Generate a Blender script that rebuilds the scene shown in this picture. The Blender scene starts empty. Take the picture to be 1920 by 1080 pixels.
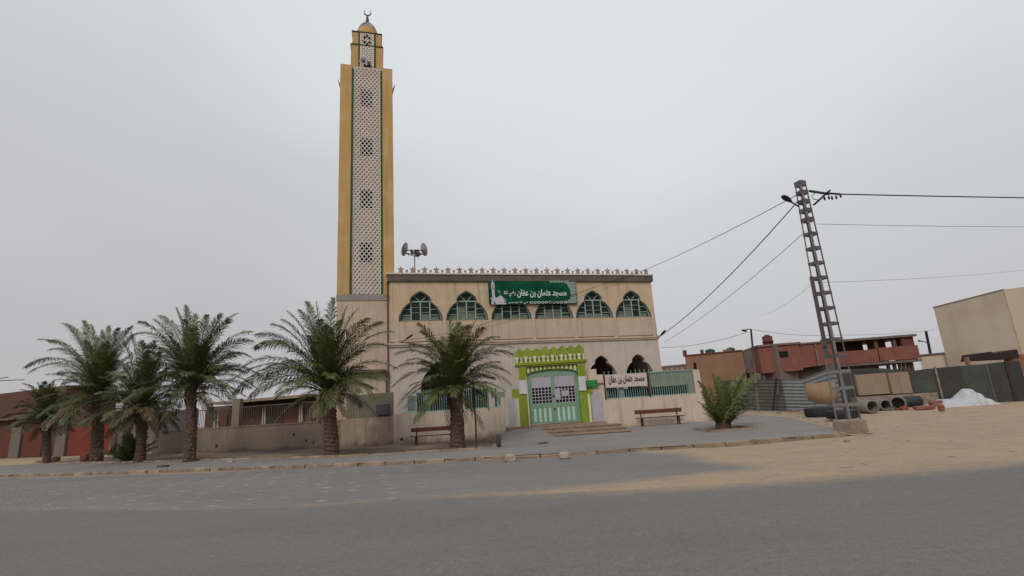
import bpy, math, random
import numpy as np
from mathutils import Vector, Matrix
from mathutils.geometry import tessellate_polygon
S = bpy.context.scene
C = S.collection
PI = math.pi
rnd = random.Random(7)

# ------------------------------------------------------------------ camera
FPX, PITCH, ROLL, EYE = 955.4, math.radians(13.09), math.radians(3.644), 1.6
R0 = Vector((1, 0, 0)); U0 = Vector((0, -math.sin(PITCH), math.cos(PITCH))); FW = Vector((0, math.cos(PITCH), math.sin(PITCH)))
RT = math.cos(ROLL) * R0 - math.sin(ROLL) * U0
UP = math.sin(ROLL) * R0 + math.cos(ROLL) * U0
cd = bpy.data.cameras.new('camera'); cam = bpy.data.objects.new('camera', cd); C.objects.link(cam)
cd.sensor_width = 36; cd.lens = FPX / 1920 * 36; cd.clip_end = 5000; cd.clip_start = 0.05
m = Matrix((RT, UP, -FW)).transposed().to_4x4(); m.translation = (0, 0, EYE); cam.matrix_world = m
S.camera = cam

# ------------------------------------------------------------------ world, sun, exposure
SUN_EL, SUN_AZ = math.radians(38), math.radians(200)      # azimuth clockwise from +Y
w = bpy.data.worlds.new('World'); S.world = w; w.use_nodes = True
nt = w.node_tree; nt.nodes.clear()
def wn(t, **k):
    n = nt.nodes.new(t)
    for a, b in k.items(): setattr(n, a, b)
    return n
out = wn('ShaderNodeOutputWorld'); add = wn('ShaderNodeAddShader')
sky = wn('ShaderNodeTexSky', sky_type='NISHITA'); sky.sun_disc = False; sky.sun_elevation = SUN_EL; sky.sun_rotation = SUN_AZ
sky.dust_density = 8; sky.air_density = 1.0
b1 = wn('ShaderNodeBackground'); b1.inputs[1].default_value = 0.012
b2 = wn('ShaderNodeBackground'); b2.inputs[1].default_value = 1.03
tc = wn('ShaderNodeTexCoord'); sp = wn('ShaderNodeSeparateXYZ'); rp = wn('ShaderNodeValToRGB')
nz = wn('ShaderNodeTexNoise'); nz.inputs['Scale'].default_value = 2.2; nz.inputs['Detail'].default_value = 3; nz.inputs['Roughness'].default_value = .45
mp = wn('ShaderNodeMapping'); mp.inputs['Scale'].default_value = (1, 1, 2.2)
ml = wn('ShaderNodeMath', operation='MULTIPLY_ADD'); ml.inputs[1].default_value = 0.30; ml.inputs[2].default_value = -0.15
ad = wn('ShaderNodeMath', operation='ADD')
L = nt.links.new
L(tc.outputs['Generated'], sp.inputs[0]); L(tc.outputs['Generated'], mp.inputs[0]); L(mp.outputs[0], nz.inputs[0])
L(nz.outputs[0], ml.inputs[0]); L(sp.outputs['Z'], ad.inputs[0]); L(ml.outputs[0], ad.inputs[1]); L(ad.outputs[0], rp.inputs[0])
e = rp.color_ramp.elements
e[0].position = 0; e[0].color = (.44, .43, .44, 1)
e[1].position = .18; e[1].color = (.495, .49, .505, 1)
for p, c in ((.36, (.53, .535, .555, 1)), (.6, (.63, .66, .675, 1)), (1, (.69, .72, .73, 1))):
    x = e.new(p); x.color = c
dt = wn('ShaderNodeVectorMath', operation='DOT_PRODUCT'); dt.inputs[1].default_value = (.37, .745, .555)
g1 = wn('ShaderNodeMapRange'); g1.inputs[1].default_value = .62; g1.inputs[2].default_value = .98; g1.inputs[3].default_value = -.13; g1.inputs[4].default_value = .17
a2_ = wn('ShaderNodeMath', operation='ADD')
L(tc.outputs['Generated'], dt.inputs[0]); L(dt.outputs['Value'], g1.inputs[0]); L(g1.outputs[0], a2_.inputs[1]); L(ad.outputs[0], a2_.inputs[0]); L(a2_.outputs[0], rp.inputs[0])
L(rp.outputs[0], b2.inputs[0]); L(sky.outputs[0], b1.inputs[0])
L(b1.outputs[0], add.inputs[0]); L(b2.outputs[0], add.inputs[1]); L(add.outputs[0], out.inputs[0])
sd = bpy.data.lights.new('sun', 'SUN'); sd.energy = 1.3; sd.angle = math.radians(16); sd.color = (1, .95, .88)
so = bpy.data.objects.new('sun', sd); C.objects.link(so)
sv = Vector((math.sin(SUN_AZ) * math.cos(SUN_EL), math.cos(SUN_AZ) * math.cos(SUN_EL), math.sin(SUN_EL)))
so.rotation_euler = (-sv).to_track_quat('-Z', 'Y').to_euler(); so.location = (0, 0, 60)
vs = S.view_settings; vs.view_transform = 'Standard'; vs.look = 'None'; vs.gamma = 1; vs.exposure = 0.07
S.cycles.max_bounces = 6

# ------------------------------------------------------------------ surveying: where a sight line meets the real surfaces
def ray(x, y): return FW * FPX + RT * (x - 960) + UP * (540 - y)
def G(x, y, z=0.0):
    d = ray(x, y); t = (z - EYE) / d.z; return Vector((d.x * t, d.y * t, z))
def A(x, y, Y):
    d = ray(x, y); t = Y / d.y; return Vector((d.x * t, Y, EYE + d.z * t))
FA = math.radians(15.2); FO = Vector((-7.42, 30, 0)); FU = Vector((math.cos(FA), math.sin(FA), 0)); FN = Vector((-FU.y, FU.x, 0))
def hitplane(x, y, O, U):
    N = Vector((-U.y, U.x, 0)); d = ray(x, y); c = Vector((0, 0, EYE)); t = (O - c).dot(N) / d.dot(N); Q = c + d * t
    return ((Q - O).dot(U), Q.z)
def B(x, y, d=0): return hitplane(x, y, FO + FN * d, FU)

# ------------------------------------------------------------------ materials
MATS = {}
def M(name, c1, c2=None, scale=3.0, rough=.88, bump=.0, bscale=None, metal=0, streak=None, stain=None, dirt=None, spec=.3, stretch=(1, 1, 1), emit=None):
    if name in MATS: return MATS[name]
    m = bpy.data.materials.new(name); MATS[name] = m; m.use_nodes = True
    t = m.node_tree; bs = t.nodes['Principled BSDF']; l = t.links.new
    bs.inputs['Roughness'].default_value = rough; bs.inputs['Metallic'].default_value = metal
    bs.inputs['Specular IOR Level'].default_value = spec
    c2 = c2 or tuple(v * .8 for v in c1)
    tcn = t.nodes.new('ShaderNodeTexCoord'); mpn = t.nodes.new('ShaderNodeMapping'); mpn.inputs['Scale'].default_value = stretch
    l(tcn.outputs['Object'], mpn.inputs[0])
    def noise(sc, det=5, src=None, r=.6):
        n = t.nodes.new('ShaderNodeTexNoise'); n.inputs['Scale'].default_value = sc; n.inputs['Detail'].default_value = det
        n.inputs['Roughness'].default_value = r; l(src or mpn.outputs[0], n.inputs[0]); return n.outputs[0]
    def ramp(src, a, b):
        r = t.nodes.new('ShaderNodeMapRange'); r.inputs['From Min'].default_value = a; r.inputs['From Max'].default_value = b
        l(src, r.inputs[0]); return r.outputs[0]
    def mix(f, a, b):
        x = t.nodes.new('ShaderNodeMix'); x.data_type = 'RGBA'
        l(f, x.inputs[0])
        for s, v in ((6, a), (7, b)):
            if isinstance(v, tuple): x.inputs[s].default_value = (*v, 1)
            else: l(v, x.inputs[s])
        return x.outputs[2]
    col = mix(ramp(noise(scale), .35, .65), c1, c2)
    if stain:      # (colour, scale, lo, hi)
        col = mix(ramp(noise(stain[1], 6), stain[2], stain[3]), col, stain[0])
    if streak:     # (colour, strength lo, hi): vertical run-off marks
        mp2 = t.nodes.new('ShaderNodeMapping'); mp2.inputs['Scale'].default_value = (2.2, 2.2, .16); l(tcn.outputs['Object'], mp2.inputs[0])
        col = mix(ramp(noise(1.6, 5, mp2.outputs[0], .7), streak[1], streak[2]), col, streak[0])
    if dirt:       # (colour, height): splash dirt along the foot, ragged by noise
        sx = t.nodes.new('ShaderNodeSeparateXYZ'); l(tcn.outputs['Object'], sx.inputs[0])
        a1 = t.nodes.new('ShaderNodeMath'); a1.operation = 'MULTIPLY_ADD'; a1.inputs[1].default_value = 1.6 * dirt[1]; l(noise(1.7, 5), a1.inputs[0])
        s1 = t.nodes.new('ShaderNodeMath'); s1.operation = 'MULTIPLY'; s1.inputs[1].default_value = -1; l(sx.outputs[2], s1.inputs[0]); l(s1.outputs[0], a1.inputs[2])
        col = mix(ramp(a1.outputs[0], 0, dirt[1] * .9), col, dirt[0])
    l(col, bs.inputs['Base Color'])
    if bump:
        bn = t.nodes.new('ShaderNodeBump'); bn.inputs['Strength'].default_value = bump; bn.inputs['Distance'].default_value = .03
        l(noise(bscale or scale * 8, 4), bn.inputs['Height']); l(bn.outputs[0], bs.inputs['Normal'])
    return m

# ------------------------------------------------------------------ mesh builder
class MB:
    def __init__(s): s.v = []; s.f = []; s.sm = []; s.mi = []; s.cur = 0; s.st = []
    def add(s, vs, fs, smooth=False):
        s.st.append((len(s.v), len(s.f))); o = len(s.v); s.v += [tuple(p) for p in vs]; s.f += [tuple(i + o for i in f) for f in fs]
        s.sm += [smooth] * len(fs); s.mi += [s.cur] * len(fs); return s
    def box(s, x0, x1, y0, y1, z0, z1):
        x0, x1 = sorted((x0, x1)); y0, y1 = sorted((y0, y1)); z0, z1 = sorted((z0, z1))
        return s.add([(x, y, z) for z in (z0, z1) for x, y in ((x0, y0), (x1, y0), (x1, y1), (x0, y1))],
                     [(3, 2, 1, 0), (4, 5, 6, 7), (0, 1, 5, 4), (1, 2, 6, 5), (2, 3, 7, 6), (3, 0, 4, 7)])
    def bar(s, a, b, w, h=None, up=(0, 0, 1)):
        a, b = Vector(a), Vector(b); d = (b - a).normalized(); h = h or w
        u = Vector(up)
        if abs(d.dot(u)) > .97: u = Vector((0, 1, 0))
        r = d.cross(u).normalized() * w / 2; u = r.normalized().cross(d) * h / 2
        return s.add([p + i * r + j * u for p in (a, b) for i, j in ((-1, -1), (1, -1), (1, 1), (-1, 1))],
                     [(0, 1, 2, 3), (7, 6, 5, 4), (4, 5, 1, 0), (5, 6, 2, 1), (6, 7, 3, 2), (7, 4, 0, 3)])
    def tube(s, pts, r, n=8, caps=True):
        pts = [Vector(p) for p in pts]; rs = r if isinstance(r, (list, tuple)) else [r] * len(pts)
        vs = []; fs = []
        t0 = (pts[1] - pts[0]).normalized(); ref = Vector((0, 0, 1)) if abs(t0.z) < .9 else Vector((1, 0, 0))
        for i, p in enumerate(pts):
            t = (pts[min(i + 1, len(pts) - 1)] - pts[max(i - 1, 0)]).normalized()
            x = t.cross(ref).normalized(); y = x.cross(t)
            for k in range(n):
                a = 2 * PI * k / n; vs.append(p + (x * math.cos(a) + y * math.sin(a)) * rs[i])
        for i in range(len(pts) - 1):
            for k in range(n): fs.append((i * n + k, i * n + (k + 1) % n, (i + 1) * n + (k + 1) % n, (i + 1) * n + k))
        s.add(vs, fs, True)
        if caps:
            o = len(s.v) - len(vs)
            s.f += [tuple(o + k for k in range(n)), tuple(o + (len(pts) - 1) * n + k for k in reversed(range(n)))]; s.sm += [False] * 2; s.mi += [s.cur] * 2
        return s
    def lathe(s, prof, c=(0, 0, 0), n=20, mat=None, smooth=True):
        vs = []
        for r, z in prof:
            for k in range(n):
                a = 2 * PI * k / n; p = Vector((r * math.cos(a), r * math.sin(a), z))
                if mat: p = mat @ p
                vs.append(p + Vector(c))
        fs = [(i * n + k, i * n + (k + 1) % n, (i + 1) * n + (k + 1) % n, (i + 1) * n + k) for i in range(len(prof) - 1) for k in range(n)]
        return s.add(vs, fs, smooth)
    def ball(s, c, r, n=12): return s.lathe([(max(1e-4, r * math.sin(PI * i / 8)), -r * math.cos(PI * i / 8)) for i in range(9)], c, n)
    def prism(s, outer, y0, y1, holes=(), cap_back=True):
        """polygon in (x,z), thickness along y"""
        loops = [list(outer)] + [list(h) for h in holes]
        flat = [p for lp in loops for p in lp]; n = len(flat)
        tris = tessellate_polygon([[Vector((p[0], p[1], 0)) for p in lp] for lp in loops])
        ft = []
        for a, b, c in tris:
            A_, B_, C_ = flat[a], flat[b], flat[c]
            cr = (B_[0] - A_[0]) * (C_[1] - A_[1]) - (B_[1] - A_[1]) * (C_[0] - A_[0])
            ft.append((a, b, c) if cr > 0 else (a, c, b))
        vs = [(p[0], y0, p[1]) for p in flat] + [(p[0], y1, p[1]) for p in flat]
        fs = list(ft) + ([(c + n, b + n, a + n) for a, b, c in ft] if cap_back else [])
        o = 0
        for li, lp in enumerate(loops):
            k = len(lp); ar = sum(lp[i][0] * lp[(i + 1) % k][1] - lp[(i + 1) % k][0] * lp[i][1] for i in range(k))
            flip = (ar < 0) != (li > 0)
            for i in range(k):
                a, b = o + i, o + (i + 1) % k
                fs.append((a, b, b + n, a + n) if flip else (b, a, a + n, b + n))
            o += k
        return s.add(vs, fs)
    def split(s, name, mat, parent, key=None):
        """one object per added piece, or per key(centre x) group"""
        groups = {}
        for k, (v0, v1, f0, f1) in enumerate(s.pieces()):
            cx = sum(p[0] for p in s.v[v0:v1]) / (v1 - v0)
            groups.setdefault(key(cx) if key else k, []).append((v0, v1, f0, f1))
        res = []
        for g in groups.values():
            m_ = MB()
            for v0, v1, f0, f1 in g: m_.add(s.v[v0:v1], [tuple(i - v0 for i in f) for f in s.f[f0:f1]]); m_.sm[-(f1 - f0):] = s.sm[f0:f1]
            res.append(m_.build(name, mat, parent))
        return res
    def pieces(s):
        st = s.st + [(len(s.v), len(s.f))]
        return [(a[0], b[0], a[1], b[1]) for a, b in zip(st, st[1:])]
    def build(s, name, mat, parent=None, label=None, loc=None):
        me = bpy.data.meshes.new(name); me.from_pydata(s.v, [], s.f); me.update()
        me.polygons.foreach_set('use_smooth', s.sm)
        for mm in (mat if isinstance(mat, (list, tuple)) else [mat]): me.materials.append(mm)
        if isinstance(mat, (list, tuple)): me.polygons.foreach_set('material_index', s.mi)
        o = bpy.data.objects.new(name, me); C.objects.link(o)
        if parent is not None: o.parent = parent
        if loc is not None: o.location = loc
        if label: o['label'] = label
        return o
def tag(o, label, cat, group=None):
    o['label'] = label; o['category'] = cat
    if group: o['group'] = group
    return o
def thing(name, label, cat, loc=(0, 0, 0), rz=0, group=None):
    o = bpy.data.objects.new(name, None); C.objects.link(o); o.location = loc; o.rotation_euler = (0, 0, rz); o.empty_display_size = .2
    return tag(o, label, cat, group)
def struct(o): o['kind'] = 'structure'; return o
def copy_tree(o, parent=None):
    c = o.copy(); C.objects.link(c); c.parent = parent
    for ch in list(o.children): copy_tree(ch, c)
    return c
def text_mesh(body, mat, name, parent, x0, x1, z0, z1, y, thick=.006, bold=0.0):
    """lettering fitted into the rectangle x0..x1, z0..z1 of a vertical face looking to -Y"""
    f = bpy.data.curves.new(name, 'FONT'); f.body = body; f.size = 1; f.extrude = thick; f.offset = bold
    o = bpy.data.objects.new(name + '_curve', f); C.objects.link(o); bpy.context.view_layer.update()
    dg = bpy.context.evaluated_depsgraph_get(); me = bpy.data.meshes.new_from_object(o.evaluated_get(dg))
    bpy.data.objects.remove(o)
    co = np.zeros(len(me.vertices) * 3); me.vertices.foreach_get('co', co); co = co.reshape(-1, 3)
    a, b = co.min(0), co.max(0)
    x = x0 + (co[:, 0] - a[0]) / (b[0] - a[0]) * (x1 - x0); z = z0 + (co[:, 1] - a[1]) / (b[1] - a[1]) * (z1 - z0)
    n = np.stack([x, y - co[:, 2] - thick, z], 1); me.vertices.foreach_set('co', n.ravel()); me.update()
    me.materials.clear(); me.materials.append(mat)
    r = bpy.data.objects.new(name, me); C.objects.link(r); r.parent = parent; return r
def sstep(t): t = max(0., min(1., t)); return t * t * (3 - 2 * t)

# ------------------------------------------------------------------ palette
plaster_tan = M('plaster_tan', (0.49, 0.375, 0.255), (0.44, 0.33, 0.22), 0.7, bump=.25, bscale=14, streak=((.27, .19, .12), .52, .74), stain=((.52, .42, .32), .9, .5, .75))
plaster_pink = M('plaster_pink', (0.475, 0.375, 0.295), (0.43, 0.335, 0.26), 0.9, bump=.2, bscale=14, streak=((.29, .215, .165), .5, .78), stain=((.50, .40, .32), 1.1, .52, .7))
plaster_pale = M('plaster_pale', (0.475, 0.41, 0.355), (0.43, 0.365, 0.315), .6, bump=.25, bscale=10, streak=((.30, .245, .21), .52, .8), stain=((.50, .44, .39), .8, .5, .7), dirt=((.25, .19, .15), .6))
fence_plaster = M('fence_plaster', (0.5, 0.415, 0.335), (0.45, 0.37, 0.3), .8, bump=.3, bscale=9, streak=((.30, .23, .18), .5, .8), stain=((.52, .43, .36), 1.3, .52, .7), dirt=((.17, .12, .085), .5))
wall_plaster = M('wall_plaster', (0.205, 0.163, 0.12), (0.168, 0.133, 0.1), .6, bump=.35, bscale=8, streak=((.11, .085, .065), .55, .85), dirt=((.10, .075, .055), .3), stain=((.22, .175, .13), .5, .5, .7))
cornice_grey = M('cornice_grey', (.125, .10, .085), (.09, .075, .065), 1.5, bump=.2, streak=((.06, .05, .045), .5, .8))
ledge_pink = M('ledge_pink', (0.6, 0.51, 0.44), (0.5, 0.42, 0.36), 2)
crest_brown = M('crest_brown', (0.25, 0.18, 0.155), (0.34, 0.26, 0.22), 3)
yellow_paint = M('yellow_paint', (0.46, 0.295, 0.12), (0.41, 0.26, 0.1), .5, bump=.15, bscale=12, streak=((.34, .215, .085), .48, .75), stain=((.50, .36, .20), .7, .5, .75))
tan_panel = M('tan_panel', (0.44, 0.37, 0.31), (0.39, 0.32, 0.265), 2)
lattice_white = M('lattice_white', (0.64, 0.6, 0.55), (0.56, 0.52, 0.47), 1.2)
green_trim = M('green_trim', (0.025, 0.075, 0.015), (0.045, 0.06, 0.018), 2)
dark_green = M('dark_green', (.03, .045, .02), None, 2)
grey_render = M('grey_render', (.28, .25, .225), (.22, .2, .18), 2)
hole_dark = M('hole_dark', (0.008, 0.006, 0.006), None, 3, rough=.9)
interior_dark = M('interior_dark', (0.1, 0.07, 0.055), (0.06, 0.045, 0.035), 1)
frame_green = M('frame_green', (.20, .30, .25), (.26, .34, .29), 5, rough=.5)
arch_green = M('arch_green', (0.035, 0.055, 0.045), (0.06, 0.085, 0.065), 4)
glass = M('window_glass', (0.012, 0.018, 0.02), (0.025, 0.03, 0.03), 1.5, rough=.18, spec=.15)
curtain = M('curtain', (.16, .17, .14), (.10, .11, .095), 2)
lime = M('lime_paint', (0.21, 0.27, 0.025), (0.17, 0.225, 0.02), 2, bump=.2, streak=((.13, .15, .03), .5, .75), stain=((.28, .30, .12), 3, .6, .75))
lime_dark = M('lime_paint_worn', (0.16, 0.21, 0.02), (0.2, 0.25, 0.03), 2)
white_paint = M('white_paint', (.50, .50, .50), (.44, .44, .45), 2)
cream_paint = M('cream_paint', (.52, .55, .34), (.46, .48, .30), 3)
lilac_panel = M('lilac_panel', (.36, .34, .385), (.32, .30, .34), 2)
gate_green = M('gate_green', (.13, .24, .16), (.16, .27, .19), 3, rough=.45)
gate_mint = M('gate_mint', (0.14, 0.3, 0.22), (0.11, 0.24, 0.18), 4, rough=.5)
gate_white = M('gate_white', (.42, .50, .42), (.38, .46, .39), 4, rough=.5)
rail_teal = M('rail_teal', (.17, .30, .27), (.24, .35, .31), 6, rough=.5)
rust = M('rust', (.075, .03, .022), (.04, .02, .017), 9, rough=.9)
black_metal = M('black_metal', (.02, .018, .02), (.035, .03, .032), 6, rough=.5)
bench_wood = M('bench_wood', (.12, .05, .035), (.075, .035, .027), 6, bump=.3, stretch=(.4, 3, 3))
banner_green = M('banner_green', (0.003, 0.075, 0.038), (0.002, 0.04, 0.026), 1.2, rough=.7, spec=.1)
banner_white = M('banner_white', (.50, .56, .54), (.44, .50, .48), 5)
banner_grey = M('banner_grey', (.42, .40, .45), (.47, .45, .5), 3)
sign_board = M('sign_board', (.50, .42, .40), (.44, .38, .33), 3, stain=((.35, .27, .19), 2, .58, .8))
sign_ink = M('sign_ink', (.035, .02, .02), None, 3)
sign_green = M('sign_green', (.01, .17, .04), (.01, .13, .035), 3)
steel = M('steel', (.12, .105, .11), (.085, .07, .075), 5, rough=.7)
steel_pale = M('steel_pale', (.20, .19, .19), (.15, .14, .14), 5, rough=.6)
cable = M('cable', (.02, .02, .022), None, 2, rough=.6)
concrete = M('concrete', (.24, .19, .15), (.17, .13, .10), 4, bump=.4, bscale=20, stain=((.30, .23, .17), 3, .5, .7))
concrete_tan = M('concrete_tan', (.27, .21, .145), (.23, .175, .12), 2, bump=.3, streak=((.17, .13, .09), .55, .8))
brick_red = M('brick_red', (0.195, 0.078, 0.055), (0.155, 0.06, 0.045), 1.5, bump=.2)
brick_dark = M('brick_dark', (.15, .045, .032), (.11, .036, .03), 1.5)
brick_brown = M('brick_brown', (.24, .135, .085), (.2, .11, .07), 1.2, streak=((.16, .09, .06), .55, .8))
slab_conc = M('slab_conc', (.16, .12, .11), (.11, .085, .08), 2)
beige_house = M('beige_house', (0.6, 0.51, 0.41), (0.565, 0.475, 0.38), .3, bump=.1, stain=((.50, .40, .31), .35, .45, .7))
rubber = M('rubber', (.02, .02, .025), (.035, .033, .037), 5, rough=.75)
horn_grey = M('horn_grey', (.30, .28, .28), (.22, .2, .2), 4, rough=.5)

# ------------------------------------------------------------------ ground materials driven by a painted sand amount
def ground_mat(name, base1, base2, pavers=False, asphalt=False):
    m = bpy.data.materials.new(name); m.use_nodes = True; t = m.node_tree; l = t.links.new; bs = t.nodes['Principled BSDF']
    bs.inputs['Roughness'].default_value = .92; bs.inputs['Specular IOR Level'].default_value = .25
    tcn = t.nodes.new('ShaderNodeTexCoord')
    def noise(sc, det=6, st=(1, 1, 1), r=.6):
        q = t.nodes.new('ShaderNodeMapping'); q.inputs['Scale'].default_value = st; l(tcn.outputs['Object'], q.inputs[0])
        n = t.nodes.new('ShaderNodeTexNoise'); n.inputs['Scale'].default_value = sc; n.inputs['Detail'].default_value = det
        n.inputs['Roughness'].default_value = r; l(q.outputs[0], n.inputs[0]); return n.outputs[0]
    def rng(src, a, b, c=0., d=1.):
        r = t.nodes.new('ShaderNodeMapRange'); r.inputs[1].default_value = a; r.inputs[2].default_value = b; r.inputs[3].default_value = c; r.inputs[4].default_value = d
        l(src, r.inputs[0]); return r.outputs[0]
    def mth(op, a, b=None):
        n = t.nodes.new('ShaderNodeMath'); n.operation = op
        for i, v in enumerate((a, b)):
            if v is None: continue
            if isinstance(v, (int, float)): n.inputs[i].default_value = v
            else: l(v, n.inputs[i])
        return n.outputs[0]
    def mix(f, a, b):
        x = t.nodes.new('ShaderNodeMix'); x.data_type = 'RGBA'
        if isinstance(f, float): x.inputs[0].default_value = f
        else: l(f, x.inputs[0])
        for s_, v in ((6, a), (7, b)):
            if isinstance(v, tuple): x.inputs[s_].default_value = (*v, 1)
            else: l(v, x.inputs[s_])
        return x.outputs[2]
    col = mix(rng(noise(.35, 5, (.5, 1.3, 1)), .35, .65), base1, base2)
    if asphalt: col = mix(rng(noise(3.2, 6, (.6, 1.2, 1), .75), .35, .75, 0, .3), col, (.12, .108, .10)); col = mix(rng(noise(28, 4), .3, .8, 0, .5), col, (.11, .10, .09)); col = mix(rng(noise(11, 5, (1, 1, 1), .8), .45, .75, 0, .45), col, (.10, .092, .087)); col = mix(rng(noise(16, 5, (.7, 1, 1), .8), .5, .75, 0, .45), col, (.30, .28, .26))
    col = mix(rng(noise(70, 3), .25, .75), col, mix(.5, col, (.02, .02, .02)) if asphalt else mix(.75, (.05, .05, .05), col))
    h = noise(45, 4)
    if not asphalt and not pavers: h = mth('ADD', h, mth('ADD', mth('MULTIPLY', noise(3.2, 6, (.5, 1.2, 1), .65), 5), mth('MULTIPLY', noise(.9, 3, (.3, 1, 1)), 8)))
    if asphalt:
        vo = t.nodes.new('ShaderNodeTexVoronoi'); vo.feature = 'DISTANCE_TO_EDGE'; vo.inputs['Scale'].default_value = .55
        qv = t.nodes.new('ShaderNodeMapping'); qv.inputs['Scale'].default_value = (.6, 1.3, 1)
        wv_ = t.nodes.new('ShaderNodeTexNoise'); wv_.inputs['Scale'].default_value = 1.8; wv_.inputs['Detail'].default_value = 6; l(tcn.outputs['Object'], wv_.inputs[0])
        mxv = t.nodes.new('ShaderNodeMix'); mxv.data_type = 'RGBA'; mxv.inputs[0].default_value = .22; l(tcn.outputs['Object'], mxv.inputs[6]); l(wv_.outputs[1], mxv.inputs[7])
        l(mxv.outputs[2], qv.inputs[0]); l(qv.outputs[0], vo.inputs[0])
        crk = mth('MULTIPLY', rng(vo.outputs[0], .006, .0015), rng(noise(.45, 3), .60, .66))
        col = mix(mth('MULTIPLY', crk, .3), col, (.06, .055, .05))
        sy = t.nodes.new('ShaderNodeSeparateXYZ'); l(tcn.outputs['Object'], sy.inputs[0])
        for yc, wd in ((4.6, .55), (6.4, .55), (8.3, .5)):
            bnd = rng(mth('ABSOLUTE', mth('SUBTRACT', mth('ADD', sy.outputs[1], mth('MULTIPLY', noise(.2, 2), 1.2)), yc + .6)), wd, 0, 0, .22)
            col = mix(bnd, col, (.13, .12, .112))
        col = mix(rng(noise(160, 2), .66, .74), col, (.27, .255, .235))          # pale stones in the asphalt
        col = mix(rng(noise(1.0, 6, (.12, 1.6, 1), .7), .57, .75, 0, .35), col, (.18, .15, .125))   # dust lines along the travel direction
        col = mix(rng(noise(2.4, 6, (.3, 1.6, 1), .7), .62, .72, 0, .3), col, (.06, .055, .055))
    if pavers:
        br = t.nodes.new('ShaderNodeTexBrick'); q = t.nodes.new('ShaderNodeMapping'); q.inputs['Rotation'].default_value = (0, 0, .78)
        l(tcn.outputs['Object'], q.inputs[0]); l(q.outputs[0], br.inputs[0]); br.inputs['Scale'].default_value = 1
        br.inputs['Brick Width'].default_value = .22; br.inputs['Row Height'].default_value = .11; br.inputs['Mortar Size'].default_value = .008
        br.inputs['Color1'].default_value = (1, 1, 1, 1); br.inputs['Color2'].default_value = (.82, .82, .82, 1); br.inputs['Mortar'].default_value = (.55, .5, .42, 1)
        mu = t.nodes.new('ShaderNodeMix'); mu.data_type = 'RGBA'; mu.blend_type = 'MULTIPLY'; mu.inputs[0].default_value = .45
        l(col, mu.inputs[6]); l(br.outputs[0], mu.inputs[7]); col = mu.outputs[2]
        # worn light tiles: short pale strips in staggered rows, faded in and out by noise
        sx = t.nodes.new('ShaderNodeSeparateXYZ'); q2 = t.nodes.new('ShaderNodeMapping'); q2.inputs['Rotation'].default_value = (0, 0, .12)
        l(tcn.outputs['Object'], q2.inputs[0]); l(q2.outputs[0], sx.inputs[0])
        yy = mth('DIVIDE', sx.outputs[1], .62); fy = mth('FLOOR', yy)
        ty = mth('FRACT', yy)
        wob = mth('MULTIPLY', noise(1.3, 2), .9)
        xx = mth('ADD', mth('ADD', mth('DIVIDE', sx.outputs[0], .78), mth('MULTIPLY', fy, .37)), wob); tx = mth('FRACT', xx)
        ax = mth('ABSOLUTE', mth('SUBTRACT', tx, .5)); ay = mth('ABSOLUTE', mth('SUBTRACT', ty, .5))
        d = mth('ADD', mth('MULTIPLY', mth('ADD', ax, mth('MULTIPLY', mth('SUBTRACT', ty, .5), .35)), .72), mth('MULTIPLY', ay, 1.9))
        da = rng(d, .19, .11); nn = rng(noise(1.9, 4), .42, .56)
        at2 = t.nodes.new('ShaderNodeAttribute'); at2.attribute_name = 'dash'
        f = mth('MULTIPLY', mth('MULTIPLY', da, nn), mth('MULTIPLY', at2.outputs['Fac'], .62))
        col = mix(f, col, (.44, .41, .37))
    sand = mix(rng(noise(.9, 6), .3, .7), (.37, .285, .195), (.305, .232, .16))
    sand = mix(rng(noise(9, 5), .35, .75, 0, .45), sand, (.20, .14, .095))
    sand = mix(rng(noise(2.2, 7, (.35, 1.6, 1), .75), .5, .7, 0, .45), sand, (.20, .15, .11))
    sand = mix(rng(noise(.5, 6, (.5, 1.2, 1), .7), .5, .75, 0, .4), sand, (.40, .31, .215))
    sand = mix(rng(noise(55, 3), .62, .7, 0, .5), sand, (.17, .13, .10))
    at = t.nodes.new('ShaderNodeAttribute'); at.attribute_name = 'sand'
    edge = mth('ADD', at.outputs['Fac'], mth('MULTIPLY', mth('SUBTRACT', noise(1.6, 7, (.35, 1.5, 1), .7), .5), 1.6))
    soft = mth('ADD', at.outputs['Fac'], mth('MULTIPLY', mth('SUBTRACT', noise(5, 7, (.6, 1.3, 1), .7), .5), 1.3))
    fac = rng(mth('MULTIPLY', mth('ADD', edge, soft), .5), .15, .85)
    col = mix(fac, col, sand)
    l(col, bs.inputs['Base Color'])
    bn = t.nodes.new('ShaderNodeBump'); bn.inputs['Strength'].default_value = .35; bn.inputs['Distance'].default_value = .02
    l(h, bn.inputs['Height']); l(bn.outputs[0], bs.inputs['Normal'])
    return m

def pip(x, y, poly):
    c = False; n = len(poly); j = n - 1
    for i in range(n):
        xi, yi = poly[i]; xj, yj = poly[j]
        if (yi > y) != (yj > y) and x < (xj - xi) * (y - yi) / (yj - yi) + xi: c = not c
        j = i
    return c
def dist(x, y, pl, closed=True):
    b = 1e9; n = len(pl)
    for i in range(n if closed else n - 1):
        ax, ay = pl[i]; bx, by = pl[(i + 1) % n]; dx, dy = bx - ax, by - ay
        t = max(0, min(1, ((x - ax) * dx + (y - ay) * dy) / (dx * dx + dy * dy + 1e-9))); b = min(b, math.hypot(x - ax - t * dx, y - ay - t * dy))
    return b
def sdf(x, y, poly): d = dist(x, y, poly); return -d if pip(x, y, poly) else d
def interp(pl, x):
    if x <= pl[0][0]: return pl[0][1]
    for (a, b), (c, d) in zip(pl, pl[1:]):
        if x <= c: return b + (d - b) * (x - a) / (c - a)
    return pl[-1][1]
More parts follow.
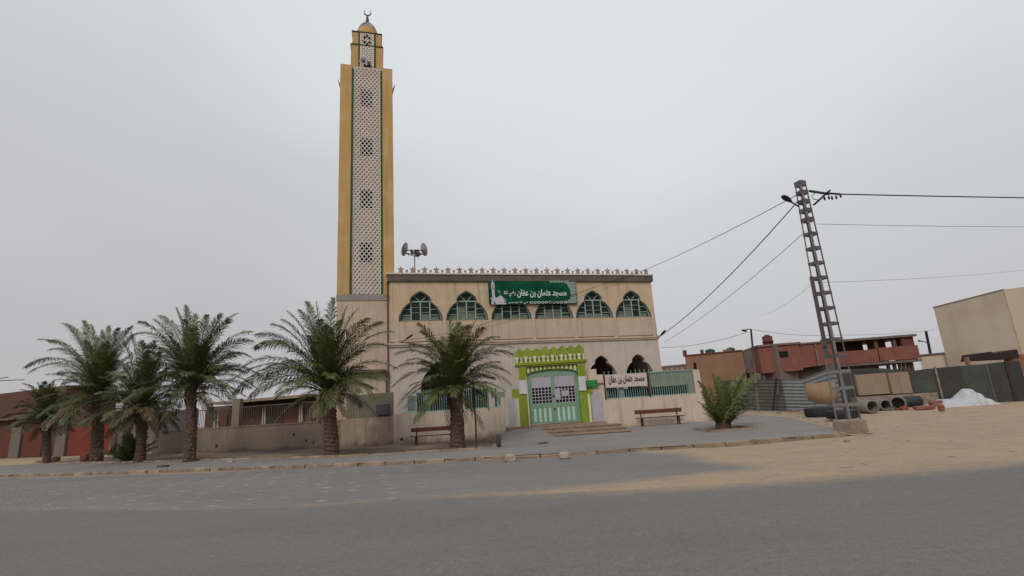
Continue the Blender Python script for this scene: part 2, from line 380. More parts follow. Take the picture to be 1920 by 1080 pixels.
def g2(pts, z=0): return [tuple(G(*p, z).xy) for p in pts]

def zg(x, y):          # natural ground
    return .17 * sstep((y - 19.3) / 8.5) * sstep((x + 1.5) / 3.5)
def grid_mesh(name, mat, xs, ys, zf, sandf, dashf=None, keep=None):
    vs = [(x, y, zf(x, y)) for y in ys for x in xs]; nx = len(xs); fs = []
    for j in range(len(ys) - 1):
        for i in range(nx - 1):
            if keep and not keep((xs[i] + xs[i + 1]) / 2, (ys[j] + ys[j + 1]) / 2): continue
            a = j * nx + i; fs.append((a, a + 1, a + nx + 1, a + nx))
    me = bpy.data.meshes.new(name); me.from_pydata(vs, [], fs); me.update()
    for nm, fn in (('sand', sandf), ('dash', dashf)):
        at = me.attributes.new(nm, 'FLOAT', 'POINT'); at.data.foreach_set('value', [float(fn(v[0], v[1])) if fn else 0. for v in vs])
    me.materials.append(mat); me.polygons.foreach_set('use_smooth', [True] * len(fs))
    o = bpy.data.objects.new(name, me); C.objects.link(o); return struct(o)
def rngf(a, b, st):
    n = max(1, int(round((b - a) / st))); return [a + (b - a) * i / n for i in range(n + 1)]

m_ground = ground_mat('sand_ground', (.30, .22, .15), (.27, .2, .14))
m_road = ground_mat('asphalt', (.235, .218, .205), (.20, .185, .176), asphalt=True)
m_bay = ground_mat('bay_paving', (.215, .20, .195), (.18, .168, .165), pavers=True)
m_walk = ground_mat('walk_paving', (.245, .23, .225), (.205, .195, .195), pavers=True)

KERB = sorted(g2([(-260, 905), (0, 896), (250, 889), (500, 881), (760, 871), (950, 862), (1060, 856), (1350, 837), (1586, 818)]))
KERB = [(-40, 27.6)] + KERB
ROADE = sorted(g2([(0, 954), (383, 955), (640, 944), (757, 935), (1000, 925), (1233, 914), (1507, 895), (1700, 879), (1920, 860)]))
ROADE = [(-60, 26), (-30, 18.3)] + ROADE + [(14, 11.3), (40, 13), (90, 16)]
def dust(x, y):
    de = y - interp(ROADE, x); amp = .27 + .46 * sstep((x + 4) / 10); wd = (.3 + .6 * sstep((x + 5) / 7)) if de > 0 else .3 + .4 * sstep((x + 5) / 7)
    return amp * math.exp(-(de / wd) ** 2)
# road
def z_road(x, y): return .008
grid_mesh('road', m_road, rngf(-60, 60, .5), [-30, -15, -5] + rngf(0, 14.5, .25) + [17, 20, 24, 28], z_road,
          lambda x, y: max(dust(x, y), sstep((x - 1.5) / 4) * sstep((y - interp(ROADE, x)) / 1.8 + .6)) + .03, keep=lambda x, y: y < interp(ROADE, x) + .9)
# paved bay between road and kerb
BAYR = g2([(1180, 848), (1283, 852), (1312, 864), (1425, 879), (1240, 897), (1180, 905)])
BAYR = [(-60, 40)] + BAYR + [(-60, 0)]
def bay_sand(x, y):
    de = y - interp(ROADE, x); dk = interp(KERB, x) - y
    v = sstep(sdf(x, y, BAYR) / 1.8 + .5)
    v = max(v, dust(x, y) + .03)
    v = max(v, (.62 * sstep((-6 - x) / 5) + .2) * math.exp(-(dk / .55) ** 2))
    return max(v, .10)
grid_mesh('parking_bay', m_bay, rngf(-45, 9, .3), rngf(9.5, 28, .12), lambda x, y: .0085 + .006 * sstep((y - interp(ROADE, x)) / .5), bay_sand,
          lambda x, y: sstep((1.5 - x) / 6), keep=lambda x, y: y > interp(ROADE, x) - .1 and y < interp(KERB, x) - .02 and sdf(x, y, BAYR) < 1.6)
# ground sheet
xs = [-1500, -600, -250, -120, -80] + rngf(-60, 60, 1.5) + [80, 120, 250, 600, 1500]
ys = [-300, -60, -20, 0, 6] + rngf(10, 60, 1.0) + [75, 100, 160, 300, 700, 2500]
hr = random.Random(3); hh = {}
def z_sheet(x, y):
    if abs(x) > 59 or y < 15 or y > 59: return 0 if y < 17 or x < -3 else zg(min(x, 50), y)
    return zg(x, y) - (.03 if interp(KERB, x) < y and x < 14 else -.0)
grid_mesh('ground', m_ground, xs, ys, z_sheet, lambda x, y: 1)

# pavement / forecourt
WALK_FAR = g2([(-200, 880), (60, 871), (300, 866), (640, 857), (905, 842)], .1)
RIGHT_EDGE = [tuple(G(1588, 812, .1).xy), tuple(G(1575, 801, .12).xy), tuple(G(1480, 783, .2).xy), tuple(G(1395, 776, .24).xy)]
def z_walk(x, y):
    k = interp(KERB, x); a = .115
    b = a + (zg(x, y) + .07 - a) * sstep((y - k) / 8) if x > -1.5 else a
    ramp = .36 * sstep((y - 21.5) / 5.8) * sstep((x + 1.6) / 1.2) * sstep((1.75 - x) / .9)
    z = b + ramp
    if x > 9.3:
        q = sstep(-sdf(x, y, WALKP) / .45 + .35); z = (zg(x, y) - .01) * (1 - q) + z * q
    return z
WALKP = list(reversed([p for p in KERB])) + [WALK_FAR[0]] + WALK_FAR[1:] + [(-1.1, 22.5), (-.75, 27.45), (9.5, 27.45)] + [RIGHT_EDGE[3], RIGHT_EDGE[2], RIGHT_EDGE[1], RIGHT_EDGE[0]]
grid_mesh('pavement', m_walk, rngf(-40, 18, .3), rngf(15.5, 38, .2), z_walk,
          lambda x, y: max(sstep(sdf(x, y, WALKP) / .8 + .45) if x > 9.3 or x < -18 else 0, .3 * sstep((27.4 - y) / -1.5 + 1) if x < 10 and y > 26 and x > 4 else 0, .22),
          lambda x, y: sstep((-1 - x) / 4), keep=lambda x, y: sdf(x, y, WALKP) < (.5 if x > 9.8 and y > 17.5 else .02))
# kerb: stones laid end to end, dropped between the two blocks of stone
mb = MB()
def kerb_run(mb, pl, wdt, hgt, base, step=1.0, gap=.015, rr=random.Random(5)):
    d = [0]
    for (a, b), (c, e_) in zip(pl, pl[1:]): d.append(d[-1] + math.hypot(c - a, e_ - b))
    def at(s):
        for i in range(len(pl) - 1):
            if s <= d[i + 1] or i == len(pl) - 2:
                t = (s - d[i]) / (d[i + 1] - d[i]); return Vector((pl[i][0] + (pl[i + 1][0] - pl[i][0]) * t, pl[i][1] + (pl[i + 1][1] - pl[i][1]) * t, 0))
    s = 0
    while s < d[-1] - .2:
        a = at(s + gap); b = at(min(s + step, d[-1]) - gap); hz = rr.uniform(-.012, .012); o = rr.uniform(-.012, .012)
        t = (b - a).normalized(); n = Vector((-t.y, t.x, 0))
        z0, z1 = base(a.x, a.y), base(b.x, b.y)
        P = [a - n * wdt / 2 + n * o, b - n * wdt / 2 + n * o, b + n * wdt / 2 + n * o, a + n * wdt / 2 + n * o]
        zb = [z0, z1, z1, z0]
        vs = [p + Vector((0, 0, z - .15)) for p, z in zip(P, zb)] + [p + Vector((0, 0, z + hgt - .02 + hz)) for p, z in zip(P, zb)] + [p.lerp((P[(i + 2) % 4]), .09) + Vector((0, 0, z + hgt + hz)) for i, (p, z) in enumerate(zip(P, zb))]
        mb.add(vs, [(0, 1, 5, 4), (1, 2, 6, 5), (2, 3, 7, 6), (3, 0, 4, 7), (4, 5, 9, 8), (5, 6, 10, 9), (6, 7, 11, 10), (7, 4, 8, 11), (8, 9, 10, 11)])
        s += step
kl = [p for p in KERB if p[0] < -.45] + [(-.45, 16.7)]; kr = [(1.3, interp(KERB, 1.3))] + [p for p in KERB if p[0] > 1.4]
kerb_stone = M('kerb_stone', (0.22, 0.165, 0.12), (0.165, 0.125, 0.09), 2.5, bump=.5, bscale=12, stain=((.33, .25, .17), 1.2, .45, .65))
kerb_run(mb, kl, .16, .125, lambda x, y: 0)
kerb_run(mb, kr, .16, .125, lambda x, y: 0)
kerb_run(mb, [(-.45, 16.65), (1.3, interp(KERB, 1.3) - .02)], .3, .10, lambda x, y: 0)
o = struct(mb.build('kerb', kerb_stone))
# planting strip edging and soil
soil = ground_mat('planting_soil', (.08, .056, .042), (.11, .08, .058))
mb = MB(); kerb_run(mb, WALK_FAR[1:], .1, .07, lambda x, y: .1, 1.4)
struct(mb.build('planting_edge', kerb_stone))
STRIP = WALK_FAR[1:] + [(-1.15, 22.4), (-.8, 27.4), (-6.6, 27.4), (-24.3, 34.8), (-33, 36)]
grid_mesh('planting_strip', soil, rngf(-34, -.8, .3), rngf(20.5, 37, .25), lambda x, y: .06 + .05 * math.sin(x * 1.3) * math.cos(y * 1.7),
          lambda x, y: .26 + .20 * math.sin(x * .9 + y), keep=lambda x, y: sdf(x, y, STRIP) < 0)

# ------------------------------------------------------------------ mosque
ARCH = [(1, 0), (.985, .09), (.945, .2), (.88, .31), (.79, .42), (.68, .51), (.56, .58), (.47, .62), (.475, .68), (.47, .735), (.42, .80), (.31, .875), (.17, .94), (0, 1)]
def arch(cx, z0, hw, h, foot=None):
    r = [(cx + a * hw, z0 + b * h) for a, b in ARCH]; l = [(cx - a * hw, z0 + b * h) for a, b in ARCH[:-1]][::-1]
    p = r + l
    if foot is not None: p = [(cx + hw, foot)] + p + [(cx - hw, foot)]
    return p
W = 17.72; ZB = 5.56; ZT = 9.47
mq = thing('mosque', 'two storey beige mosque with arched green windows and a star crest behind the lime gateway', 'mosque', FO, FA)
wc = [1.84 + 2.85 * i for i in range(6)]
mb = MB(); mb.prism([(0, 7.02 - .25), (W, 7.02 - .25), (W, ZT), (0, ZT)], 0, .3, [arch(c, 7.02, 1.29, 1.8) for c in wc])
mb.box(0, .3, .3, 12, ZB, ZT + .4); mb.box(W - .3, W, .3, 12, ZB, ZT + .4); mb.box(0, W, 12, 12.3, ZB, ZT + .4); mb.box(.3, W - .3, .3, 12, 9.1, 9.3)
mb.build('upper_wall', plaster_tan, mq)
mb = MB(); mb.box(0, W, 0.0, .3, ZB + .14, 7.02 - .25)
for k in range(7):
    t = 1.84 - 1.425 + 2.85 * k
    mb.box(max(.0, t - .12), min(W, t + .12), -.03, -.002, ZB + .14, 7.5)
mb.build('spandrel_wall', plaster_pink, mq)
gc = [16.08 - 2.66 * i for i in range(6)]
mb = MB(); mb.prism([(0, 0), (W, 0), (W, ZB), (0, ZB)], .012, .35, [arch(c, 3.15, 1.0, 1.36, foot=.75) for c in gc if c > 12 or c < 4])
mb.box(0, .3, .35, 12, 0, ZB); mb.box(W - .3, W, .35, 12, 0, ZB); mb.box(.3, W - .3, .35, 12, 5.1, 5.3); mb.box(.3, W - .3, .35, 12, .3, .5)
mb.build('ground_wall', plaster_pale, mq)
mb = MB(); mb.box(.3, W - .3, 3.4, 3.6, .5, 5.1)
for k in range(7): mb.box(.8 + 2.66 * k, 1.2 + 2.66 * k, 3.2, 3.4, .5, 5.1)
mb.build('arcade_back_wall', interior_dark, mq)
mb = MB(); mb.box(-.12, W + .12, -.14, .3, ZT, ZT + .41); mb.build('cornice', cornice_grey, mq)
mb = MB(); mb.box(-.17, W + .17, -.2, .32, ZT + .412, ZT + .50); mb.build('ledge', ledge_pink, mq)
mb = MB(); mb.box(-.1, W + .09, -.12, .0, ZB, ZB + .13); mb.box(-.06, W + .05, -.07, .0, ZB - .1, ZB - .003); mb.build('string_course', plaster_pink, mq)
mb = MB(); mb.box(0, W, -.016, -.001, ZB + .132, ZB + .19); mb.build('joint_line', rust, mq)
for k in range(1, 7):
    t = 1.84 - 1.425 + 2.85 * k + .125
    if t < W: mb = MB(); mb.bar((t, -.004, ZB + .2), (t + .01, -.004, 7.0 + .12 * (k % 3)), .022, .008); mb.build('joint_line', M('joint_brown', (.14, .09, .065)), mq)
ztop = ZT + .5
sp_ = [(.0, 1.0)]
def star_poly(cx, cz, R):
    return [(cx + (R if i % 2 == 0 else R * .45) * math.sin(PI * i / 5), cz + (R if i % 2 == 0 else R * .45) * math.cos(PI * i / 5)) for i in range(10)]
for i in range(24):
    t = .68 + .727 * i
    mb = MB(); mb.prism(star_poly(t, ztop + .235, .22), -.11, -.04); mb.prism([(t - .17, ztop), (t + .17, ztop), (t + .1, ztop + .12), (t - .1, ztop + .12)], -.12, -.03)
    mb.build('star_crest', crest_brown, mq)
    if i < 23:
        u = t + .363; mb = MB(); mb.lathe([(.06, 0), (.035, .05), (.035, .08), (.075, .13), (.085, .17), (.06, .22), (.001, .245)], (u, -.075, ztop), 10)
        mb.build('ball_crest', crest_brown, mq)
for i, c in enumerate(wc):
    z0, hw, h = 7.02, 1.29, 1.8
    mb = MB(); mb.prism(arch(c, z0, hw + .035, h + .055), -.035, -.003, [arch(c, z0 + .001, hw - .035, h - .055)])
    tr = mb.build('window', arch_green, mq)
    f = MB(); y0, y1 = .12, .17
    f.prism(arch(c, z0, hw - .002, h - .002), y0 - .01, y1 + .01, [arch(c, z0 + .05, hw - .07, h - .11)])
    zt = z0 + .66 * h
    mx = .57
    for xx in (-mx, 0, mx): f.box(c + xx - .04, c + xx + .04, y0, y1, z0 + .05, zt - .03)
    f.box(c - mx - .04, c + mx + .04, y0 - .004, y1 + .004, zt - .03, zt + .05)
    f.bar((c - .08, .145, zt + .05), (c - .42, .145, zt + .43), .05, .045); f.bar((c + .08, .145, zt + .05), (c + .42, .145, zt + .43), .05, .045)
    for s_ in (-1, 1):
        for q in (.36, .72): f.box(c + s_ * (mx + .04), c + s_ * (hw * (.93 - .1 * q * 2)), y0 + .01, y1 - .005, z0 + q - .02, z0 + q + .02)
        f.box(c + s_ * .045, c + s_ * (mx - .04), y0 + .012, y1 - .008, z0 + .5, z0 + .525)
        f.box(c + s_ * .045, c + s_ * (mx - .04), y0 + .012, y1 - .008, z0 + .82, z0 + .845)
    f.build('frame', frame_green, tr)
    g = MB(); g.prism(arch(c, z0 + .01, hw - .01, h - .02), .19, .2); g.build('pane', glass, tr)
    q = MB(); rr = random.Random(i)
    for s_ in (-1, 1):
        if rr.random() < .7: q.box(c + s_ * .06, c + s_ * .53, .176, .184, z0 + .06, z0 + rr.uniform(.25, .9))
        q.box(c + s_ * .63, c + s_ * 1.12, .176, .184, z0 + .06, z0 + rr.uniform(.2, .34))
    q.split('curtain', curtain, tr)
# banner
bn = thing('banner', 'long green banner with white Arabic lettering and a mosque emblem, above the gateway', 'banner', FO, FA)
bx = lambda x: 6.1 + (x - 100) / 1660 * 5.93
bz = lambda y: 7.93 + (570 - y) / 420 * 1.53
mb = MB(); nxs = 60; vs = []; fs = []
for i in range(nxs + 1):
    for j in range(9):
        t = bx(100) + (bx(1760) - bx(100)) * i / nxs; z = bz(570) + (bz(150) - bz(570)) * j / 8
        vs.append((t, -.17 + .012 * math.sin(t * 2.3 + j * .8) + .008 * math.sin(t * 7), z + .01 * math.sin(t * 3)))
for i in range(nxs):
    for j in range(8): a = i * 9 + j; fs.append((a, a + 9, a + 10, a + 1))
mb.add(vs, fs, True); mb.box(bx(100), bx(1760), -.15, -.13, bz(570) + .02, bz(150) - .02)
mb.build('cloth', banner_green, bn)
YB = -.20
ar = lambda *ws: ' '.join(w_[::-1] for w_ in ws[::-1])
text_mesh(ar('\uFEE3\uFEB4\uFEA0\uFEAA', '\uFECB\uFE9C\uFEE4\uFE8E\uFEE5', '\uFE91\uFEE6', '\uFECB\uFED4\uFE8E\uFEE5'), banner_white, 'lettering', bn, bx(615), bx(1558), bz(456), bz(300), YB, bold=.035)
text_mesh(ar('\uFEA3\uFEF2', '11', '\uFEA9\uFEF3\uFEB4\uFEE4\uFE92\uFEAE'), banner_white, 'small_lettering', bn, bx(445), bx(810), bz(568), bz(515), YB, bold=.03)
text_mesh(ar('\uFEAD\uFEBF\uFEF2', '\uFECB\uFEE8\uFEEA'), banner_white, 'calligraphy', bn, bx(372), bx(585), bz(445), bz(318), YB, bold=.02)
mb = MB()
P = lambda pts: [(bx(a), bz(b)) for a, b in pts]
mb.prism(P([(155, 440), (158, 300), (148, 290), (148, 190), (165, 182), (180, 105), (195, 182), (212, 190), (212, 290), (204, 300), (208, 440)]), YB, YB + .012,
         [P([(172, 262), (180, 245), (190, 262), (190, 300), (172, 300)]), P([(172, 222), (180, 208), (190, 222), (190, 240), (172, 240)])])
mb.prism(P([(135, 568), (145, 490), (130, 470), (130, 445), (165, 450), (215, 432), (225, 450), (262, 440), (280, 425), (300, 412), (304, 360), (310, 412), (345, 430), (370, 470), (385, 568)]), YB, YB + .012,
         [P([(180, 566), (182, 530), (196, 515), (208, 530), (208, 566)])])
mb.prism(P([(372, 455), (400, 480), (398, 530), (412, 568), (390, 568), (392, 500)]), YB, YB + .012)
mb.prism(P([(268, 300), (276, 330), (296, 345), (316, 322), (300, 358), (280, 350), (266, 325)]), YB, YB + .012)
mb.build('mosque_emblem', banner_grey, bn)
mb = MB()
def ring(cx, cy, r, w_=7, n=8, sx=1):
    mb.prism([(bx(cx + r * sx * math.cos(2 * PI * k / n)), bz(cy + r * math.sin(2 * PI * k / n))) for k in range(n)], YB, YB + .01,
             [[(bx(cx + (r - w_) * sx * math.cos(2 * PI * k / n)), bz(cy + (r - w_) * math.sin(2 * PI * k / n))) for k in range(n)]])
for k in range(10): ring(872 + k * 72, 540, 24, 9, 8, 1.35)
for k in range(7): ring(1275 + k * 55, 160, 18, 7, 8, 1.3)
rr = random.Random(4)
for gy in range(0, 12):
    for gx in range(0, 9):
        x = 1500 + gx * 30 + (gy % 2) * 15; y = 180 + gy * 33
        if x > 1742: continue
        edge_x = 1480 + 170 * math.sin(PI * (y - 160) / 400) ** .6 if 160 < y < 560 else 1480
        if x < edge_x: continue
        ring(x, y, 17, 6, 6)
mb.build('lattice_border', banner_white, bn)

# minaret -----------------------------------------------------------
def hm(x, y, d): return B(x, y, d)
mn = thing('minaret', 'tall square yellow minaret with white lattice panel, stepped top, small dome and crescent', 'minaret', FO, FA)
D0 = .3; MW = 3.36; mc = -1.37; MX0, MX1 = mc - MW / 2, mc + MW / 2; DC = D0 + MW / 2
ZS = 8.74; ZM = 24.5
PX0, PX1 = -2.33, -.37
mb = MB(); mb.box(MX0, MX1, D0, D0 + MW, 0, 8.35); mb.build('base', plaster_pink, mn)
mb = MB(); mb.box(MX0 - .02, MX1 + .02, D0 - .04, D0 + MW + .02, 8.352, ZS); mb.build('band', grey_render, mn)
mb = MB()
mb.box(MX0, PX0, D0, D0 + .4, ZS, ZM); mb.box(PX1, MX1, D0, D0 + .4, ZS, ZM)
mb.box(MX0, MX0 + .3, D0 + .4, D0 + MW, ZS, ZM); mb.box(MX1 - .3, MX1, D0 + .4, D0 + MW, ZS, ZM); mb.box(MX0 + .3, MX1 - .3, D0 + MW - .3, D0 + MW, ZS, ZM)
mb.box(MX0 + .01, MX1 - .01, D0 + .41, D0 + MW - .01, ZM - .3, ZM - .02)
mb.build('shaft', yellow_paint, mn)
wz = [11.41, 14.97, 18.57, 22.13]; HW, HH = .38, .62
mb = MB(); mb.prism([(PX0, ZS), (PX1, ZS), (PX1, ZM), (PX0, ZM)], D0 + .1, D0 + .25, [[(mc - HW, z - HH), (mc + HW, z - HH), (mc + HW, z + HH), (mc - HW, z + HH)] for z in wz])
mb.build('panel', tan_panel, mn)
mb = MB()
for z in wz: mb.box(mc - HW - .1, mc + HW + .1, D0 + .6, D0 + .65, z - HH - .1, z + HH + .1)
mb.split('window_hollow', hole_dark, mn)
mb = MB(); mb.box(PX0, PX0 + .12, D0 - .02, D0 + .1, ZS + .002, ZM - .25); mb.box(PX1 - .12, PX1, D0 - .02, D0 + .1, ZS + .002, ZM - .25); mb.split('green_border', green_trim, mn)
def net(mb, x0, x1, z0, z1, y, cell_w, cell_h, rib=.05, dep=.05):
    n = int(round((x1 - x0) / (cell_w / 2))); wv = (x1 - x0) / n; a = wv / 2; st = cell_h / 8
    for k in range(n + 1):
        sg = 1 if k % 2 else -1; xk = x0 + wv * k; z = z0; pr = None
        while z < z1 + 1e-6:
            ph = ((z - z0) / cell_h) % 1.0; tri = 1 - 4 * abs(ph - .5); off = a * (.75 * tri + .25 * math.sin(PI / 2 * tri))
            x = min(max(xk + sg * off, x0 + rib / 2), x1 - rib / 2)
            cur = [(x - rib / 2, y, z), (x + rib / 2, y, z), (x + rib / 2, y + dep, z), (x - rib / 2, y + dep, z)]
            if pr: mb.add(pr + cur, [(0, 1, 5, 4), (1, 2, 6, 5), (3, 0, 4, 7)])
            pr = cur; z += st
mb = MB(); net(mb, PX0 + .12, PX1 - .12, ZS + .03, ZM - .1, D0 + .045, .255, .34, .062, .054)
mb.build('lattice', lattice_white, mn)
for s_, x in ((-1, MX0), (1, MX1)):
    mb = MB(); mb.prism([(x, 23.0), (x + s_ * .16, 23.45), (x + s_ * .12, 23.0 + .3), (x, 22.75)], D0 + .1, D0 + .5); mb.build('spout', cornice_grey, mn)
T2a, T3a = 1.06, .98
Z2 = hm(687, 85, DC - T2a)[1]; Z3 = hm(687, 61, DC - T3a)[1]
for nm, hw, za, zb in (('middle_tier', T2a, ZM, Z2), ('upper_tier', T3a, Z2, Z3)):
    mb = MB(); mb.box(mc - hw, mc + hw, DC - hw, DC + hw, za, zb); t = mb.build(nm, yellow_paint, mn)
    mb = MB(); mb.box(mc - hw - .04, mc + hw + .04, DC - hw - .04, DC + hw + .04, zb - .06, zb + .02); mb.build('cap', dark_green, t)
    mb = MB(); pw = .48; mb.box(mc - pw, mc + pw, DC - hw - .012, DC - hw - .001, za, zb - .061); mb.build('panel', tan_panel, t)
    mb = MB(); net(mb, mc - pw + .02, mc + pw - .02, za + .02, zb - .1, DC - hw - .05, .24, .32, .075, .038); mb.build('lattice', lattice_white, t)
    mb = MB(); mb.box(mc - pw - .09, mc - pw + .01, DC - hw - .06, DC - hw - .0, za, zb - .062); mb.box(mc + pw - .01, mc + pw + .09, DC - hw - .06, DC - hw - .0, za, zb - .062); mb.split('green_border', green_trim, t)
hw = T3a; mb = MB()
for cx, cz in ((0, .72), (-.16, .58), (.16, .58), (-.17, .25), (.17, .25), (0, .12)):
    zc = Z2 + cz * (Z3 - Z2); mb.prism([(mc + cx, zc - .13), (mc + cx + .1, zc), (mc + cx, zc + .13), (mc + cx - .1, zc)], DC - hw - .06, DC - hw - .02)
mb.split('pierced_hole', hole_dark, mn)
zd = Z3 + .02; rd = .80
zt_ = hm(686, 44, DC)[1]; hd = zt_ - zd
mb = MB(); mb.lathe([(rd * math.cos(a), zd + hd * math.sin(a)) for a in [PI / 2 * i / 10 * .34 for i in range(11)]], (mc, DC, 0), 28); dm = mb.build('dome', yellow_paint, mn)
mb = MB(); mb.lathe([(rd * 1.012 * math.cos(a) + 1e-3, zd + hd * 1.008 * math.sin(a)) for a in [PI / 2 * (.33 + .67 * i / 8) for i in range(9)]], (mc, DC, 0), 28); mb.build('dome_cap', M('dome_cap', (.10, .055, .04), (.34, .30, .27), 2.2, rough=.6), mn)
fz = zt_; zc_ = hm(686, 20, DC)[1]; hf = zc_ - fz
mb = MB(); mb.tube([(mc, DC, fz - .05), (mc, DC, fz + hf * .66)], .025, 8)
for q, r in ((.1, .14), (.28, .12), (.44, .095), (.56, .07)): mb.ball((mc, DC, fz + hf * q), r, 12)
R1, R2 = hf * .24, hf * .19
cz0 = fz + hf * .83
outer = [(mc + R1 * math.cos(a), cz0 + R1 * math.sin(a)) for a in [math.radians(130 + 280 * i / 20) for i in range(21)]]
inner = [(mc + R2 * math.cos(a), cz0 + .05 + R2 * math.sin(a)) for a in [math.radians(130 + 280 * i / 20) for i in range(21)]]
mb.prism(outer + inner[::-1], DC - .02, DC + .02)
mb.build('finial', M('finial', (.05, .035, .03), (.16, .13, .11), 5, rough=.5, metal=.3), mn)
# drain pipe on the corner, annex below the minaret
mb = MB(); mb.tube([(-.12, -.1, 9.4), (-.1, -.06, 9.2), (-.1, -.06, ZB), (-.1, -.05, .3)], .055, 8)
o = mb.build('drain_pipe', M('pipe_brown', (.13, .075, .05), (.09, .05, .035), 3), mq)
an = thing('annex', 'low pinkish annex with a thin flat roof slab at the foot of the minaret', 'annex', FO, FA)
mb = MB(); mb.box(MX0 + .3, -.25, .1, D0 - .06, 0, 4.05); mb.build('wall', plaster_pink, an)
mb = MB(); mb.box(MX0 - .1, -.2, -.35, D0 - .05, 4.052, 4.17); mb.build('roof_slab', slab_conc, an)

# loudspeakers
def horn(parent, c, d, r=.24, L_=.38):
    d = Vector(d).normalized(); q = d.to_track_quat('Z', 'Y').to_matrix().to_3x3()
    mb = MB(); mb.lathe([(.045, -.18), (.07, -.17), (.07, -.05), (.03, -.04), (.035, 0), (.06, L_ * .45), (.12, L_ * .75), (r, L_), (r + .015, L_ - .01), (r - .01, L_ - .02), (.11, L_ * .72), (.03, .06), (.02, 0)], c, 20, q)
    h = mb.build('horn', horn_grey, parent)
    mb = MB(); mb.lathe([(.075, -.22), (.085, -.2), (.085, -.08), (.06, -.06)], c, 14, q); mb.lathe([(.001, L_ * .35), (.04, L_ * .4), (.05, L_ * .62), (.001, L_ * .68)], c, 12, q); mb.build('driver', black_metal, h)
lt, lz = B(778, 513, .6); lt2, lz2 = B(778, 480, .6)
ls = thing('loudspeaker_mast', 'roof mast carrying grey horn loudspeakers next to the minaret', 'loudspeaker', FO + FU * lt + FN * .6 + Vector((0, 0, ZT + .2)), FA)
hz = lz2 - ZT - .2
mb = MB(); mb.tube([(0, 0, -.35), (0, 0, hz)], .03, 8); mb.build('pole', black_metal, ls)
mb = MB(); mb.bar((-.55, 0, hz + .16), (0, .05, hz), .04); mb.bar((.5, 0, hz + .12), (0, .05, hz), .04); mb.bar((-.5, -.1, hz + .14), (.5, -.1, hz + .1), .035); mb.bar((-.4, .2, hz + .12), (.4, -.25, hz + .12), .035)
mb.build('bracket', black_metal, ls)
horn(ls, (-.30, 0, hz + .37), (-.8, .35, .3), .44, .36); horn(ls, (.3, 0, hz + .38), (.85, .3, .28), .42, .36)
horn(ls, (.12, .15, hz + .26), (.3, .9, .05), .2, .3); horn(ls, (-.05, -.15, hz + .24), (.5, -.8, 0), .09, .2)
t_, z_ = B(683, 118, DC - T2a - .3)
l2 = thing('loudspeaker', 'round horn loudspeaker near the top of the minaret', 'loudspeaker', FO + FU * t_ + FN * (DC - T2a - .32) + Vector((0, 0, z_)), FA)
horn(l2, (0, .1, 0), (-.15, -1, .0), .27, .32)
mb = MB(); mb.bar((0, .15, -.02), (.35, .28, -.15), .04); mb.box(.2, .42, -.05, .2, -.17, .12); mb.build('bracket', cornice_grey, l2)

# small wall lamps on the mosque
def wall_lamp(px, py, px2, py2, label):
    t0, z0 = B(px, py, -.05); t1, z1 = B(px2, py2, -.7)
    r = thing('wall_lamp', label, 'wall lamp', FO + FU * t0 + FN * -.05 + Vector((0, 0, z0)), FA, 'lamps on the mosque front')
    d = Vector((t1 - t0, -.65, z1 - z0))
    mb = MB(); mb.tube([(0, 0, 0), d * .5], .025, 8); mb.build('arm', black_metal, r)
    mb = MB(); q = d.to_track_quat('Z', 'Y').to_matrix().to_3x3(); mb.lathe([(.03, 0), (.07, .05), (.1, .25), (.09, .5), (.02, .62)], d * .45, 12, q @ Matrix.Diagonal((1, .5, 1))); mb.build('lamp_head', rust, r)
wall_lamp(751, 643, 773, 628, 'dark street lamp head on an arm at the left end of the mosque front')
wall_lamp(1234, 634, 1245, 622, 'short dark lamp arm at the right corner of the mosque')

# ------------------------------------------------------------------ boundary wall, railings, gateway  (all on the line Y = 27.5)
YF = 27.5
cy = struct(MB().box(-6.3, 9.3, YF + .26, 31, 0, .5).box(4, 9.3, 31, 33.9, 0, .5).build('courtyard', concrete))
rw = thing('fence_wall', 'pale low wall with teal railings right of the lime gateway', 'wall', (0, YF, 0))
mb = MB(); mb.box(4.55, 9.3, 0, .22, 0, 1.66); mb.prism([(9.3, 0), (9.72, 0), (9.7, 1.25), (9.64, 2.9), (9.3, 2.93)], .0, .24)
mb.box(9.46, 9.66, .24, 6.4, 0, 1.9); mb.build('wall', fence_plaster, rw)
mb = MB(); mb.box(3.72, 4.2, .01, .3, .45, 3.28); mb.box(4.2, 4.553, .012, .3, .45, 2.97); mb.split('pier', fence_plaster, rw)
mb = MB(); mb.box(4.56, 9.3, .08, .12, 1.67, 1.72); mb.box(4.56, 9.3, .08, .12, 2.9, 2.94)
n = 40
for k in range(n): x = 4.62 + (9.25 - 4.62) * k / (n - 1); mb.box(x - .012, x + .012, .084, .116, 1.72, 2.9 + (.22 if k % 2 == 0 and x < 7.3 else 0))
mb.build('railing', rail_teal, rw)
mb = MB(); mb.box(7.05, 9.29, .16, .19, 2.16, 2.96); mb.box(9.0, 9.29, .161, .192, 1.7, 2.158)
for k in range(24): x = 7.07 + .095 * k; mb.box(x, x + .04, .145, .159, 2.17 if x < 8.98 else 1.7, 2.95)
mb.build('privacy_sheet', M('sheet_sage', (.24, .26, .21), (.20, .22, .18), 3, streak=((.16, .15, .11), .5, .8)), rw)
mb = MB(); mb.box(5.32, 5.56, .15, .2, 1.68, 2.24); mb.box(4.6, 4.7, .15, .2, 1.68, 2.24); mb.split('infill_board', M('infill', (.22, .25, .25), (.18, .21, .21), 3), rw)
mb = MB(); mb.box(5.58, 8.98, .24, .25, 1.68, 2.16); mb.box(4.72, 5.3, .24, .25, 1.68, 2.16); mb.split('shade_backing', M('shade_backing', (.012, .02, .02)), rw)  # dark sheets added behind the bars, standing in for shade
